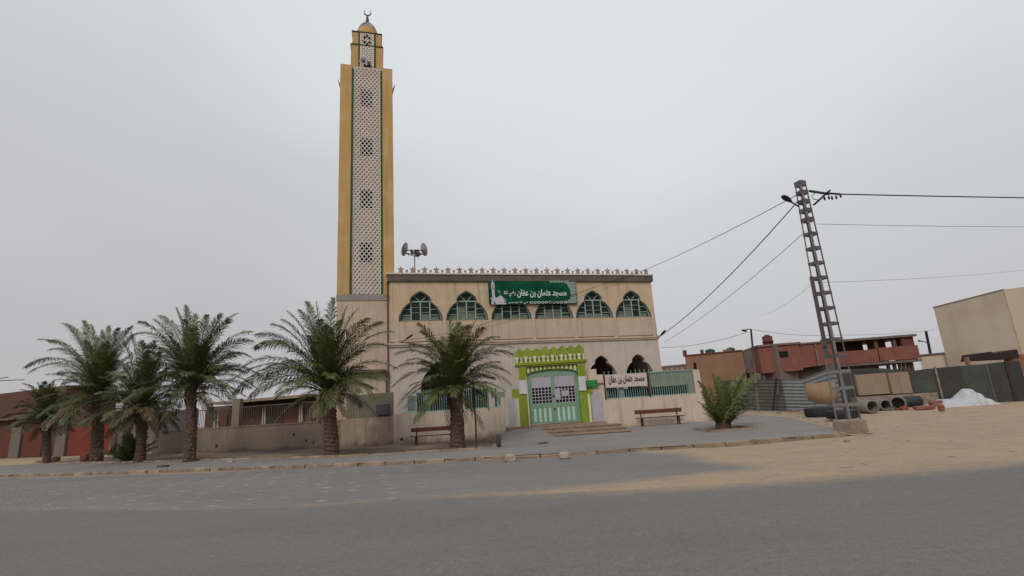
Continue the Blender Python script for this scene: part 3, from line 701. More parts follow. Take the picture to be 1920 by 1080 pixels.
mb = MB(); mb.box(4.53, 4.585, -.03, .07, 1.66, 2.97); mb.box(6.86, 6.94, -.03, .07, 1.66, 2.97); mb.box(6.96, 7.04, .13, .2, 1.66, 2.97); mb.split('post', rust, rw)
sg = thing('sign_board', 'off white board with black Arabic lettering fixed to the teal railing', 'sign', (0, YF, 0))
mb = MB(); mb.prism([(4.6, 2.26), (6.8, 2.24), (6.82, 2.9), (4.62, 2.94)], -.07, -.035); mb.build('board', sign_board, sg)
text_mesh(ar('\uFEE3\uFEB4\uFEA0\uFEAA', '\uFECB\uFE9C\uFEE4\uFE8E\uFEE5', '\uFE91\uFEE6', '\uFECB\uFED4\uFE8E\uFEE5'), sign_ink, 'lettering', sg, 4.78, 6.68, 2.40, 2.86, -.072, bold=.03)
lw = thing('fence_wall', 'beige low wall with teal railings between the lime gateway and the palm', 'wall', (0, YF, 0))
mb = MB(); mb.box(-6.65, -.78, 0, .22, 0, 1.6); mb.prism([(-6.65, 0), (-.72, 0), (-.72, .2), (-6.65, .2)], -.07, -.001)
mb.box(-.98, -.64, .003, .26, 1.6, 2.1); mb.build('wall', fence_plaster, lw)
mb = MB(); mb.box(-6.2, -.64, .08, .12, 1.6, 1.66); mb.box(-6.2, -.64, .08, .12, 2.62, 2.66)
for k in range(46): x = -6.15 + 5.45 * k / 45; mb.box(x - .012, x + .012, .084, .116, 1.66, 2.78)
mb.build('railing', rail_teal, lw)
mb = MB()
for x0, x1, z0, z1 in ((-5.9, -5.5, 1.7, 2.5), (-5.1, -4.7, 1.7, 2.5), (-1.15, -.75, 1.72, 2.4), (-1.5, -1.3, 2.1, 2.5)): mb.box(x0, x1, .15, .19, z0, z1)
mb.split('infill_board', M('infill', (.22, .25, .25)), lw)

gw = thing('gateway', 'lime green gateway with white balusters and battlements in front of the mosque', 'gateway', (0, YF, 0))
mb = MB()
mb.box(.06, .47, -.12, .3, 2.95, 3.56); mb.box(3.2, 3.62, -.12, .3, 2.95, 3.56)
mb.box(-.02, .46, -.1, .3, .45, 2.2); mb.box(3.19, 3.6, -.1, .3, .5, 2.2)
mb.box(-.36, .02, -.04, .25, 2.03, 2.5); mb.box(3.62, 3.9, -.04, .2, 1.98, 2.38)
mb.split('pillar', lime, gw, lambda x: x > 1.8)
mb = MB(); mb.box(.04, .48, -.16, .0, 2.22, 2.26); mb.box(.06, .44, -.14, -.102, 2.26, 2.94); mb.box(.44, .47, -.1, .3, 2.2, 2.95); mb.box(.06, .44, -.1, .3, 2.2, 2.95)
mb.box(3.19, 3.54, -.14, .3, 2.26, 2.94); mb.box(3.17, 3.58, -.16, .3, 2.2, 2.26)
mb.split('capital', white_paint, gw, lambda x: x > 1.8)
mb = MB(); mb.box(.44, .5, -.14, -.1, .45, 2.2); mb.box(3.6, 3.72, -.12, .1, .5, 2.0); mb.box(-.1, -.02, -.08, .1, .45, 2.02); mb.box(-.04, .47, -.16, -.1, .4, .5); mb.split('edge_strip', cream_paint, gw)
mb = MB(); mb.box(-.22, -.1, -.03, .2, .4, 2.03); mb.build('side_pier', plaster_pale, gw)
# spandrel with low arch
ac, hw = 1.83, 1.34
sega = [(ac + hw * math.cos(a), 3.17 + .25 * math.sin(a)) for a in [PI * i / 16 for i in range(17)]]
mb = MB(); mb.prism([(.47, 3.17)] + sega[::-1][0:] + [(3.2, 3.17), (3.2, 3.66), (.47, 3.66)], -.02, .25); mb.build('spandrel', lime_dark, gw)
mb = MB(); arcp = [(ac + hw * math.cos(a), 3.17 + .25 * math.sin(a)) for a in [PI * i / 16 for i in range(17)]]; mb.prism(arcp + [(ac + (hw - .05) * math.cos(a), 3.13 + .22 * math.sin(a)) for a in [PI * i / 16 for i in range(16, -1, -1)]], -.03, .24); mb.build('arch_band', M('arch_band', (.05, .10, .03)), gw)
mb = MB(); mb.box(-.1, 3.68, -.2, .3, 3.62, 3.7); mb.box(-.12, 3.72, -.26, .3, 3.7, 3.78); mb.box(-.08, 3.66, -.18, .3, 3.78, 3.84); mb.build('cornice', lime, gw)
mb = MB(); mb.box(-.06, 3.64, -.07, .25, 3.84, 4.12); mb.build('frieze', lime_dark, gw)
mb = MB()
for k in range(16):
    x = .02 + 3.56 * k / 15
    if k % 2: mb.lathe([(.075, 0), (.05, .06), (.06, .13), (.09, .22), (.09, .28)], (x, -.12, 3.84), 8)
    else: mb.prism([(x - .07, 3.84), (x + .07, 3.84), (x + .05, 4.0), (x + .1, 4.06), (x + .1, 4.16), (x - .1, 4.16), (x - .1, 4.06), (x - .05, 4.0)], -.17, -.08)
mb.split('baluster', cream_paint, gw)
mb = MB()
for k in range(12):
    x = .58 + 2.5 * k / 11; u = min(1, abs(x - ac) / hw); zl = 3.17 + .25 * math.sqrt(1 - u * u) + .02
    if zl < 3.56: mb.box(x - .06, x + .06, -.07, -.021, zl, 3.6)
mb.split('dentil', cream_paint, gw)
# battlement with stars
pts = [(-.06, 4.12)]
for k in range(8):
    x = -.06 + 3.7 * k / 8; s_ = 3.7 / 8
    j_ = .03 * math.sin(k * 2.7)
    pts += [(x + .02 * s_, 4.42), (x + .1 * s_, 4.5), (x + .2 * s_, 4.44), (x + .26 * s_, 4.58 + j_), (x + .4 * s_, 4.56 + j_), (x + .5 * s_, 4.66 + j_), (x + .6 * s_, 4.56 + j_), (x + .74 * s_, 4.58 + j_), (x + .8 * s_, 4.44), (x + .9 * s_, 4.5), (x + .98 * s_, 4.42)]
pts += [(3.64, 4.12)]
mb = MB(); mb.prism(pts, -.12, .2, [[(x0 - .07, 4.36), (x0 + .07, 4.36), (x0 + .04, 4.44), (x0 - .04, 4.44)] for x0 in [-.06 + 3.7 * (k + 1) / 8 for k in range(7)]]); mb.build('battlement', lime, gw)
gt = thing('metal_gate', 'double gate painted green with barred windows and striped lower panels', 'gate', (0, YF, 0))
GX0, GX1, GZ0, GZ1 = .5, 3.17, .6, 3.18
xm = (GX0 + GX1) / 2
mb = MB(); mb.box(GX0, GX0 + .1, .02, .1, GZ0, GZ1); mb.box(GX1 - .1, GX1, .02, .1, GZ0, GZ1); mb.prism([(GX0, 3.14), (GX1, 3.14)] + [(ac + (hw - .06) * math.cos(a), 3.15 + .22 * math.sin(a)) for a in [PI * (i + .5) / 16 for i in range(16)]], .02, .1)
mb.build('frame', gate_green, gt)
for s_, (a, b) in enumerate(((GX0 + .105, xm - .006), (xm + .006, GX1 - .105))):
    mb = MB()
    for x0, x1, z0, z1 in ((a, a + .09, GZ0 + .05, 3.13), (b - .09, b, GZ0 + .05, 3.13), (a + .09, b - .09, 3.05, 3.13), (a + .09, b - .09, 1.44, 1.66), (a + .09, b - .09, GZ0 + .05, GZ0 + .12)): mb.box(x0, x1, 0.0, .06, z0, z1)
    lf = mb.build('leaf', gate_green, gt)
    mb = MB(); mb.box(a + .09, b - .09, .015, .04, 2.5, 3.05); mb.box((a + b) / 2 - .01, (a + b) / 2 + .01, .004, .0145, 2.5, 3.05); mb.build('top_panel', lilac_panel, lf)
    mb = MB(); nx, nz_ = 6, 5; x0, x1, z0, z1 = a + .09, b - .09, 1.66, 2.5
    for k in range(nx + 1): x = x0 + (x1 - x0) * k / nx; mb.box(max(x0, x - .018), min(x1, x + .018), .02, .04, z0, z1)
    for k in range(nz_ + 1): z = z0 + (z1 - z0) * k / nz_; mb.box(x0, x1, .016, .0435, max(z0, z - .016), min(z1, z + .016))
    if s_:
        mb.box(x0, x0 + .26, .01, .048, 1.84, 2.4); mb.box(x0 + .33, x0 + .72, .009, .049, 2.0, 2.26)
    mb.build('window_grid', lilac_panel, lf)
    mb = MB(); mb.box(x0, x1, .07, .08, z0, z1); mb.build('window_hollow', hole_dark, lf)
    mb = MB(); mb.box(a + .09, b - .09, .02, .04, GZ0 + .12, 1.44); mb.build('lower_panel', gate_mint, lf)
    mb = MB(); wS = (b - a - .18)
    for k in range(4): xx = a + .09 + wS * (k + .22) / 4; mb.box(xx - .01, xx + .11, .006, .0195, GZ0 + .13, 1.43)
    mb.split('stripe', gate_white, lf)
mb = MB(); mb.ball((xm - .02, -.03, 2.02), .06, 10); mb.box(xm - .04, xm + .04, -.02, 0, 1.3, 1.4); mb.build('lock', black_metal, gt)
mb = MB(); mb.box(-.62, -.22, -.03, .2, .42, 2.02); o = mb.build('white_panel', lilac_panel); o.location = (0, YF, 0); tag(o, 'tall pale panel beside the left foot of the lime gateway', 'panel')
mb = MB(); mb.box(3.8, 4.34, -.035, .008, .48, 2.04); o = mb.build('white_panel', lilac_panel); o.location = (0, YF, 0); tag(o, 'tall pale panel on the pier right of the lime gateway', 'panel')
s2 = thing('green_sign', 'small green plate with pale lettering beside the gateway', 'sign', (0, YF, 0))
mb = MB(); mb.box(3.56, 4.18, -.17, -.145, 2.35, 2.7); mb.build('plate', sign_green, s2)
mb = MB()
for r_, (a, b) in enumerate(((3.66, 4.08), (3.7, 4.1))): 
    for k in range(9): x = a + (b - a) * k / 9; mb.box(x, x + .026, -.176, -.171, 2.57 - .13 * r_, 2.6 - .13 * r_ + .02 * (k % 3 == 0))
mb.build('lettering', M('sign_mint', (.12, .38, .22)), s2)
mb = MB(); mb.tube([(4.22, -.08, 2.5), (4.5, -.05, 2.52)], .03, 6); o = mb.build('bolt', M('red_oxide', (.22, .03, .02))); o.location = (0, YF, 0); tag(o, 'short red rod on the pier between the green plate and the white board', 'rod')

# steps up to the gate
st = thing('steps', 'three worn concrete steps in front of the green gate', 'steps', (0, 0, 0))
step_m = M('step_conc', (0.27, 0.195, 0.14), (0.19, 0.135, 0.1), 3, bump=.4, bscale=15)
mb = MB(); mb.box(-.65, 4.35, 26.7, YF - .01, .1, .58); mb.build('landing', step_m, st)
for i, (p0, p1, yv, yb, zt) in enumerate((((1013, 808), (1166, 798), 25.75, 26.69, .47), ((1017, 817), (1174, 806), 24.8, 25.745, .35), ((1027, 824), (1184, 812), 23.9, 24.795, .235))):
    x0, x1 = A(p0[0], p0[1], yv).x, A(p1[0], p1[1], yv).x
    mb = MB(); mb.box(x0, x1, yv, yb, .02, zt); mb.box(x0 - .02, x1 + .02, yv - .03, yv + .2, zt - .035, zt + .004); mb.build('step', step_m, st)

# benches
def bench():
    r = thing('park_bench', 'bench', 'bench', (0, 0, 0), 0, 'wooden benches against the low walls')
    mb = MB()
    mb.box(-1.2, 1.2, -.02, .02, .60, .80); mb.build('backrest', bench_wood, r)
    mb = MB(); mb.box(-1.22, 1.22, -.42, -.27, .39, .43); mb.box(-1.22, 1.22, -.24, -.09, .39, .43); mb.build('seat', bench_wood, r)
    for s_ in (-1, 1):
        x = s_ * .92; mb = MB()
        mb.bar((x, -.38, 0), (x, -.34, .385), .06, .06); mb.bar((x, -.03, 0), (x, -.08, .385), .06, .06); mb.box(x - .03, x + .03, -.42, -.05, .33, .385); mb.bar((x, -.1, .385), (x, .05, .82), .05, .05)
        mb.build('leg', rust, r)
    return r
b1_ = bench(); b1_['label'] = 'dark wooden bench with back against the pale wall below the Arabic board'
b1_.location = (7.05, 26.9, z_walk(7, 26.9) - .01)
b2_ = copy_tree(b1_); b2_['label'] = 'dark wooden bench partly hidden behind a palm trunk left of the gateway'
b2_.location = (-4.25, 26.2, .07); b2_.rotation_euler = (0, 0, .02)
# rusty post near the palm
gp = G(893, 838, .1); tp = A(886, 712, gp.y)
mb = MB(); mb.tube([(gp.x, gp.y, 0), (gp.x + .02, gp.y, 1), (tp.x, gp.y, tp.z)], .035, 8); tag(mb.build('metal_post', rust), 'thin leaning rusty post right of the palm beside the bench', 'post')

# ------------------------------------------------------------------ long wall on the left with railings and the low building behind it
P0 = Vector((-6.65, YF + .02, 0)); P1 = G(284, 854, .0); LD = (P1 - P0).normalized(); LL = (P1 - P0).length
LU = -LD; la = math.atan2(LU.y, LU.x)
def LW(x, y): return hitplane(x, y, P1, LU)
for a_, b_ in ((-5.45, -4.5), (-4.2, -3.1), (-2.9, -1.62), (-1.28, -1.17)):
    mb = MB(); mb.box(a_, b_, .24, .25, 1.66, 2.62); mb.build('shade_backing', M('shade_backing', (.012, .02, .02)), lw)  # same added dark backing behind the left bars, so they stand out
ll = thing('boundary_wall', 'long drab low wall with pillars and thin bars behind the palms', 'wall', P1, la)
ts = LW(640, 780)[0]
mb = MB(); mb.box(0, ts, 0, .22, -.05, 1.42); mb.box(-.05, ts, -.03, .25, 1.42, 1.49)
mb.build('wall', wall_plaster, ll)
mb = MB(); mb.box(ts + .002, LL - .02, -.01, .22, -.05, 1.5)
mb.build('patched_wall', M('patched_plaster', (.31, .24, .18), (.25, .195, .15), 1.1, bump=.3, streak=((.17, .13, .10), .5, .8), dirt=((.13, .095, .07), .45), stain=((.38, .31, .25), 1.4, .52, .68)), ll)
mb = MB()
for xa, xb, top in ((284, 296, 2.5), (433, 447, 3.1), (592, 604, 2.9)):
    a, b = LW(xa, 790)[0], LW(xb, 790)[0]; mb.box(a, b, .02, .26, 1.49, top)
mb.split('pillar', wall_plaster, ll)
a0, a1 = LW(296, 790)[0], LW(604, 790)[0]
mb = MB(); mb.box(a0, a1, .08, .12, 2.55, 2.6); n = 95
for k in range(n): x = a0 + (a1 - a0) * k / (n - 1); mb.box(x - .013, x + .013, .085, .115, 1.49, 2.55)
mb.build('railing', M('rail_grey', (.13, .10, .08), (.09, .07, .06), 4), ll)
mb = MB()
for px in (403, 409, 493, 497, 562, 566):
    x = LW(px, 780)[0]; mb.tube([(x, .0, 1.49), (x, .0, 2.45)], .05, 8)
mb.split('pale_pipe', M('pipe_pale', (.33, .31, .27)), ll)
mb = MB(); b0, b1 = LW(648, 780)[0], LW(736, 780)[0]
mb.box(b0, b1, .08, .12, 1.505, 2.75)
for k in range(30): x = b0 + (b1 - b0) * k / 30; mb.box(x, x + .05, .05, .079, 1.51, 2.74)
mb.build('sheet_cladding', M('cladding', (.20, .18, .13), (.17, .155, .115), 2), ll)
mb = MB()
for px, py, r in ((406, 836, .14), (551, 815, .1), (574, 826, .09), (588, 829, .08), (663, 815, .14), (753, 824, .1)):
    x, z = LW(px, py); mb.prism([(x + r * (.7 + .4 * rnd.random()) * math.cos(2 * PI * k / 9), z + r * (.7 + .4 * rnd.random()) * math.sin(2 * PI * k / 9)) for k in range(9)], -.004, .0)
mb.split('chipped_hole', M('chip', (.05, .035, .03)), ll)
xm0, zm0 = LW(708, 778); xm1, zm1 = LW(730, 757)
mb = MB(); mb.box(xm0, xm1, -.14, .07, zm0, zm1); o = mb.build('meter_box', M('meter_grey', (.085, .08, .09), (.07, .065, .075), 3)); o.location = P1; o.rotation_euler = (0, 0, la)
tag(o, 'grey meter box on the wall below the minaret', 'box')
lb = thing('low_building', 'dark low building with a thin flat roof behind the barred wall', 'building', P1, la)
mb = MB(); mb.box(.5, 13.8, 3.2, 8, -.1, 2.9); mb.build('wall', M('low_wall', (.12, .06, .04), (.07, .045, .035), 1), lb)
mb = MB(); mb.box(2.8, 12, 1.6, 8.2, 2.95, 3.12); mb.build('roof_slab', M('roof_edge', (.26, .2, .15), None, 1), lb)
mb = MB()
for k in range(4): mb.box(1.3 + 3.2 * k, 2.7 + 3.2 * k, 3.1, 3.19, 0, 2.3)
mb.split('door', M('door_brown', (.20, .07, .04), (.12, .045, .03), 2), lb)

# brown building far left
Q0 = G(-70, 862, 0); Q0 = G(0, 859, 0); Q1 = G(245, 850, 0); QU = (Q1 - Q0).normalized(); qa = math.atan2(QU.y, QU.x)
def QW(x, y): return hitplane(x, y, Q0, QU)
lf = thing('garage_building', 'reddish brown single storey building with orange doors behind the small palms', 'building', Q0, qa)
zt = QW(60, 732)[1]; zm = QW(60, 784)[1]; xe = QW(212, 800)[0]; xg = QW(284, 800)[0]
mb = MB(); mb.box(-22, xe, 0, 3.4, -.1, zm); mb.build('lower_wall', M('garage_wall', (0.085, 0.042, 0.03), (0.065, 0.035, 0.027), .6), lf)
mb = MB(); mb.box(-22, QW(132, 740)[0], -.35, 3.5, zm + .12, zt); mb.build('upper_wall', M('garage_upper', (0.1, 0.046, 0.033), (0.08, 0.038, 0.028), .6), lf)
mb = MB(); mb.box(-22.1, QW(140, 740)[0], -.6, 3.6, zm, zm + .118); mb.build('slab', slab_conc, lf)
for xa, xb, c in ((-60, -8, 0), (0, 22, 0), (45, 80, 0), (130, 208, 1)):
    a, b = QW(xa, 830)[0], QW(xb, 830)[0]; mb = MB(); mb.box(a, b, -.06, -.002, 0, zm * .68)
    for k in range(9): mb.box(a, b, -.075, -.06, .05 + zm * .072 * k, .08 + zm * .072 * k)
    mb.build('door', M('door_orange' if c == 0 else 'door_red', (.12, .035, .024) if c == 0 else (.17, .032, .02), (.10, .032, .022) if c == 0 else (.145, .028, .018), 2), lf)
mb = MB(); a, b = QW(108, 830)[0], QW(127, 830)[0]; mb.box(a, b, -.2, -.001, 0, zm * .8); a, b = QW(24, 830)[0], QW(42, 830)[0]; mb.box(a, b, -.2, -.001, 0, zm * .8); mb.split('pier', M('pier_grey', (.15, .12, .10)), lf)
mb = MB(); mb.box(xe + .02, xg + 4, .4, .7, -.1, zm * .9); tg = mb.build('grey_wall', M('grey_wall', (.13, .12, .125), (.10, .095, .10), 1)); tg.location = Q0; tg.rotation_euler = (0, 0, qa); tag(tg, 'plain grey wall between the red garage door and the long low wall', 'wall')

# ------------------------------------------------------------------ houses on the right
def facing(p1, p2, Y1):
    """vertical plane through a level edge seen from p1 to p2"""
    a = A(*p1, Y1); d = ray(*p2); t = (a.z - EYE) / d.z; b = Vector((d.x * t, d.y * t, a.z)); O = Vector((a.x, a.y, 0)); U = (b - a); U.z = 0; U.normalize(); return O, U
def house(name, label, p1, p2, Y1):
    O, U = facing(p1, p2, Y1); r = thing(name, label, 'house', O, math.atan2(U.y, U.x)); return r, (lambda x, y: hitplane(x, y, O, U))
# distant low wall with blind arches
r, H = house('arcaded_wall', 'far low wall with small blind arches right of the mosque', (1242, 690), (1285, 686), 70)
r['category'] = 'wall'
x0, z1 = H(1205, 690); x1, _ = H(1290, 686); mb = MB(); mb.box(x0, x1, 0, .5, 0, z1 - .25); mb.build('wall', M('far_wall', (.3, .23, .19)), r)
mb = MB(); mb.box(x0, x1, -.1, .6, z1 - .25, z1); mb.build('coping', slab_conc, r)
mb = MB()
for k in range(9): a = x0 + .5 + (x1 - x0) * k / 9; mb.box(a - .4, a - .1, -.05, -.001, 0, z1 - .27)
mb.split('rib', slab_conc, r)
# ochre brown house
r, H = house('ochre_house', 'ochre brown flat roofed house with green water tanks on top', (1287, 668), (1385, 659), 52)
xa, zt = H(1284, 668); xb, _ = H(1392, 659); xc, _ = H(1330, 665)
mb = MB(); mb.box(xa, xb, 0, 9, 0, zt); mb.build('wall', brick_brown, r)
mb = MB(); mb.box(xa - .1, xb, -.1, 9, zt, zt + .12); mb.box(H(1313, 660)[0], H(1319, 660)[0], 0, .5, zt, zt + .5); mb.box(xa - .15, xa + .2, -.05, .4, zt, zt + .6); mb.build('parapet', brick_dark, r)
mb = MB(); a, z = H(1301, 690); b, _ = H(1305, 680); mb.box(a, b, -.03, -.001, H(1303, 693)[1], H(1303, 680)[1]); mb.build('window', hole_dark, r)
mb = MB(); mb.box(H(1356, 662)[0], H(1372, 662)[0], .6, 2, zt + .1, H(1365, 654)[1]); mb.build('stair_head', brick_brown, r)
for px, p0, p1_, rr_, lab in ((1330, 665, 652, .48, 'round green water tank on the left of the ochre roof'), (1370, 660, 649, .42, 'green water tank behind the stair head of the ochre roof')):
    x, zz = H(px, p0); _, zz1 = H(px, p1_); loc = r.matrix_basis @ Vector((x, 2.5, zt - .0))
    h = (zz1 - zt) * 1.15; mb = MB(); mb.lathe([(rr_, 0), (rr_, h * .75), (rr_ * .95, h * .82), (rr_ * .5, h * .93), (rr_ * .25, h * .95), (rr_ * .25, h), (.01, h)], (0, 0, 0), 18)
    for k in range(3): mb.lathe([(rr_ + .02, h * (.15 + .22 * k)), (rr_ + .02, h * (.2 + .22 * k))], (0, 0, 0), 18)
    o = mb.build('water_tank', M('tank_green', (.015, .09, .05), (.012, .07, .04), 2)); o.location = loc; tag(o, lab, 'water tank', 'green roof tanks')
# grey unfinished wing
r, H = house('grey_house', 'grey unplastered house wing between the ochre house and the red brick house', (1393, 659), (1425, 654), 50)
xa, zt = H(1390, 658); xb, _ = H(1452, 650); mb = MB(); mb.box(xa, xb, 0, 8, 0, zt); mb.build('wall', M('grey_brick', (.16, .12, .105), (.13, .10, .09), 2), r)
mb = MB(); mb.box(H(1404, 680)[0], H(1409, 680)[0], -.15, -.001, H(1405, 712)[1], H(1405, 672)[1]); mb.build('column', slab_conc, r)
mb = MB(); mb.box(H(1414, 680)[0], H(1418, 680)[0], -.02, -.001, H(1416, 684)[1], H(1416, 676)[1]); mb.box(H(1394, 700)[0], H(1416, 700)[0], -.02, -.001, H(1394, 716)[1], H(1394, 700)[1]); mb.split('opening', hole_dark, r)
# red brick house
r, H = house('red_brick_house', 'red brick house with a small dark window and overhanging upper floor', (1430, 651), (1560, 641), 47)
xa, zt = H(1421, 651); xb, _ = H(1497, 645); xd, _ = H(1562, 641); zf = H(1450, 726)[1]
_, zf = H(1460, 698)
mb = MB(); mb.prism([(xa, zf), (xb, zf + .05), (xb, zt), (xa, zt)], 0, 7); mb.prism([(xb + .003, zf + .25), (xd, zf + .45), (xd, zt - .05), (xb + .003, zt - .05)], .25, 7); mb.build('upper_wall', brick_red, r)
mb = MB(); mb.box(xa - .1, xb + .15, -.15, 7, zt + .003, zt + .18); mb.box(xb + .16, xd, .1, 7, zt - .045, zt + .1); mb.build('roof_edge', slab_conc, r)
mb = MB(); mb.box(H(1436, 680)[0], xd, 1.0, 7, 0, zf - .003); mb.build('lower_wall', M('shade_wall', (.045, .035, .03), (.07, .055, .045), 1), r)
mb = MB(); a, z0 = H(1456.5, 672); b, z1 = H(1477, 657); mb.box(a, b, -.03, -.001, z0, z1); wd = mb.build('window', slab_conc, r)
mb = MB(); mb.box(a + .04, b - .03, -.04, -.031, z0 + .04, z1 - .04); mb.build('pane', hole_dark, wd)
mb = MB(); mb.box(H(1530, 660)[0], H(1534, 660)[0], .1, .249, zf + .3, zt - .1); mb.build('column', slab_conc, r)
mb = MB(); mb.box(H(1420, 700)[0], H(1426, 700)[0], .02, .3, 0, zf - .002); mb.box(H(1436, 700)[0] - .2, H(1436, 700)[0], .3, .6, 0, zf - .002); mb.split('support', slab_conc, r)
tb = thing('water_tank', 'red brown water tank on the red brick roof', 'water tank', r.matrix_basis @ Vector((H(1453, 650)[0], 1.8, zt + .15)))
h = (H(1453, 628)[1] - zt) * 1.12
mb = MB(); mb.lathe([(.45, 0), (.45, h * .35), (.5, h * .36), (.5, h * .42), (.45, h * .43), (.44, h * .8), (.3, h * .9), (.01, h * .93)], (0, 0, 0), 18); mb.build('body', M('tank_red', (.11, .03, .028), (.08, .025, .024), 2), tb)
mb = MB(); mb.lathe([(.2, h * .88), (.2, h * .97), (.01, h)], (0, 0, 0), 12); mb.build('lid', brick_dark, tb)
# balcony house
r, H = house('balcony_house', 'unfinished red brick house with an open veranda under a long roof slab', (1562, 640), (1706, 629), 50)
xa, zt = H(1540, 640); xb, _ = H(1711, 629); xv, _ = H(1560, 640); _, zr = H(1600, 658); _, zb_ = H(1600, 681)
x9 = H(1718, 650)[0]
mb = MB(); mb.box(xa, xb + .2, -.3, 6.5, zt - .2, zt); mb.build('roof_slab', slab_conc, r)
mb = MB(); zp0 = H(1640, 679)[1]; zp1 = H(1640, 655)[1]; xj = H(1646, 670)[0]
mb.box(xa, xj - .05, -.25, 0, zp0, zp1); mb.box(xj + .05, x9, -.25, 0, zp0 + .05, zp1 + .1); mb.build('balcony_wall', brick_red, r)
mb = MB(); mb.box(xa, x9 + .1, -.2, 6.5, zp0 - .22, zp0 - .003); mb.build('floor_slab', slab_conc, r)
mb = MB(); mb.box(xa, H(1640, 650)[0], 2.2, 2.4, zp0, zt - .21)
a, b = H(1672, 640)[0], H(1690, 640)[0]
mb.box(H(1640, 650)[0], a, 1.2, 1.4, zp0, zt - .21); mb.box(b, xb, 0.02, 1.4, zp0, zt - .21); mb.build('back_wall', brick_dark, r)
mb = MB()
for px in (1641, 1676): a = H(px, 650)[0]; mb.box(a, a + .3, .05, .35, zp0, zt - .21)
mb.split('column', M('col_brown', (.12, .07, .045)), r)
mb = MB()
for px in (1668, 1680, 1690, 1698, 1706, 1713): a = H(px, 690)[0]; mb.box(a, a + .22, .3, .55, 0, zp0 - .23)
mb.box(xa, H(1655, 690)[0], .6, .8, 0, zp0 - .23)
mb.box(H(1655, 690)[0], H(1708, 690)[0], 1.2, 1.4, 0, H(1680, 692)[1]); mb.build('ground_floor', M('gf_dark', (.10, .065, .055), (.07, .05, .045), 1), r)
# beige house
r, H = house('beige_house', 'large plain beige house with a sheer windowless side at the right edge', (1750, 577), (1880, 544), 50)
xa, zt = H(1750, 577); xb, _ = H(1881, 543)
mb = MB(); mb.box(xa, xb, 0, 10, 0, zt); mb.build('side_wall', beige_house, r)
mb = MB(); mb.box(xa - .04, xb - .0, -.04, .15, zt + .002, zt + .08); mb.build('parapet_cap', concrete, r)
cnr = r.matrix_basis @ Vector((xb, 0, 0))
a2 = r.rotation_euler.z + math.radians(62)
U2 = Vector((math.cos(a2), math.sin(a2), 0)); H2 = lambda x, y: hitplane(x, y, cnr, U2)
L2 = max(H2(1903, 540)[0], 1.5); inv = r.matrix_basis.inverted()
def house_part(mb, name, mat, par=None):
    Mx = Matrix.Translation(cnr) @ Matrix.Rotation(a2, 4, 'Z'); k = inv @ Mx; mb.v = [tuple(k @ Vector(p)) for p in mb.v]; return mb.build(name, mat, par or r)
mb = MB(); mb.box(0.003, L2, -.1, .0, 0, zt + .02); mb.box(L2, 14, .3, 8, 0, zt - .5)
fw_ = house_part(mb, 'front_wall', M('beige_front', (0.44, 0.365, 0.28), (0.4, 0.33, 0.25), .4))
z0 = H2(1900, 594)[1]; z1 = H2(1905, 583)[1]; mb = MB(); mb.box(L2 + .4, L2 + .9, .27, .299, z0, z1); house_part(mb, 'window', hole_dark, fw_)
mb = MB(); mb.box(L2 + .1, 14, .1, .299, H2(1910, 657)[1], H2(1910, 640)[1]); house_part(mb, 'shop_canopy', M('canopy_grey', (.12, .13, .13), (.05, .05, .05), 3), fw_)
# low annex left of beige house
r3, H3 = house('beige_annex', 'low beige annex left of the tall beige house', (1727, 667), (1768, 663), 52)
mb = MB(); mb.box(H3(1723, 667)[0], H3(1790, 663)[0], 0, 4, 0, H3(1745, 666)[1]); mb.build('wall', beige_house, r3)
mb = MB(); mb.box(H3(1723, 667)[0] - .1, H3(1770, 663)[0], -.1, 4, H3(1745, 666)[1] + .002, H3(1745, 663)[1]); mb.build('roof_edge', slab_conc, r3)

# ------------------------------------------------------------------ fences on the right
ZG = .17
def corr_strip(mb, O, U, pts, depth=.05, per=.2, horizontal=True):
    """sheet metal wall; pts = [(t, ztop)], corrugated with horizontal ribs"""
    N = Vector((-U.y, U.x, 0)); n = 10
    for (t0, a), (t1, b) in zip(pts, pts[1:]):
        vs = []
        for t, top in ((t0, a), (t1, b)):
            for k in range(n * 2 + 1):
                z = (top) * k / (n * 2); off = depth * (1 if k % 2 else -1) / 2
                p = O + U * t + N * off; vs.append((p.x, p.y, z + ZG - .1))
        m_ = n * 2 + 1
        mb.add(vs, [(k, m_ + k, m_ + k + 1, k + 1) for k in range(m_ - 1)])
        vs2 = [(v[0] + N.x * .03, v[1] + N.y * .03, v[2]) for v in vs]
        mb.add(vs2, [(k + 1, m_ + k + 1, m_ + k, k) for k in range(m_ - 1)])
c0 = G(1372, 768, ZG); c1 = G(1530, 773, ZG); CU = (c1 - c0); CU.z = 0; cl = CU.length; CU.normalize()
HC = lambda x, y: hitplane(x, y, c0, CU)
tp_ = lambda x, y: (HC(x, y)[0], HC(x, y)[1] - ZG + .1)
cf = thing('corrugated_fence', 'grey corrugated metal fence with a raised crumpled end left of the lattice pole', 'fence', (0, 0, 0))
mb = MB(); corr_strip(mb, c0, CU, [tp_(1340, 714), tp_(1426, 711), tp_(1465, 711)], .03); mb.build('old_sheet', M('sheet_old', (0.105, 0.105, 0.1), (0.08, 0.08, 0.077), 1.2, rough=.6, streak=((.09, .06, .045), .5, .75)), cf)
mb = MB(); corr_strip(mb, c0, CU, [tp_(1465, 711), tp_(1504, 711), tp_(1530, 700), tp_(1556, 690), tp_(1572, 688)], .035); mb.build('zinc_sheet', M('sheet_zinc', (0.24, 0.27, 0.285), (0.19, 0.215, 0.23), 1.5, rough=.4, metal=.2, streak=((.12, .12, .12), .5, .8)), cf)
mb = MB()
CN = Vector((-CU.y, CU.x, 0))
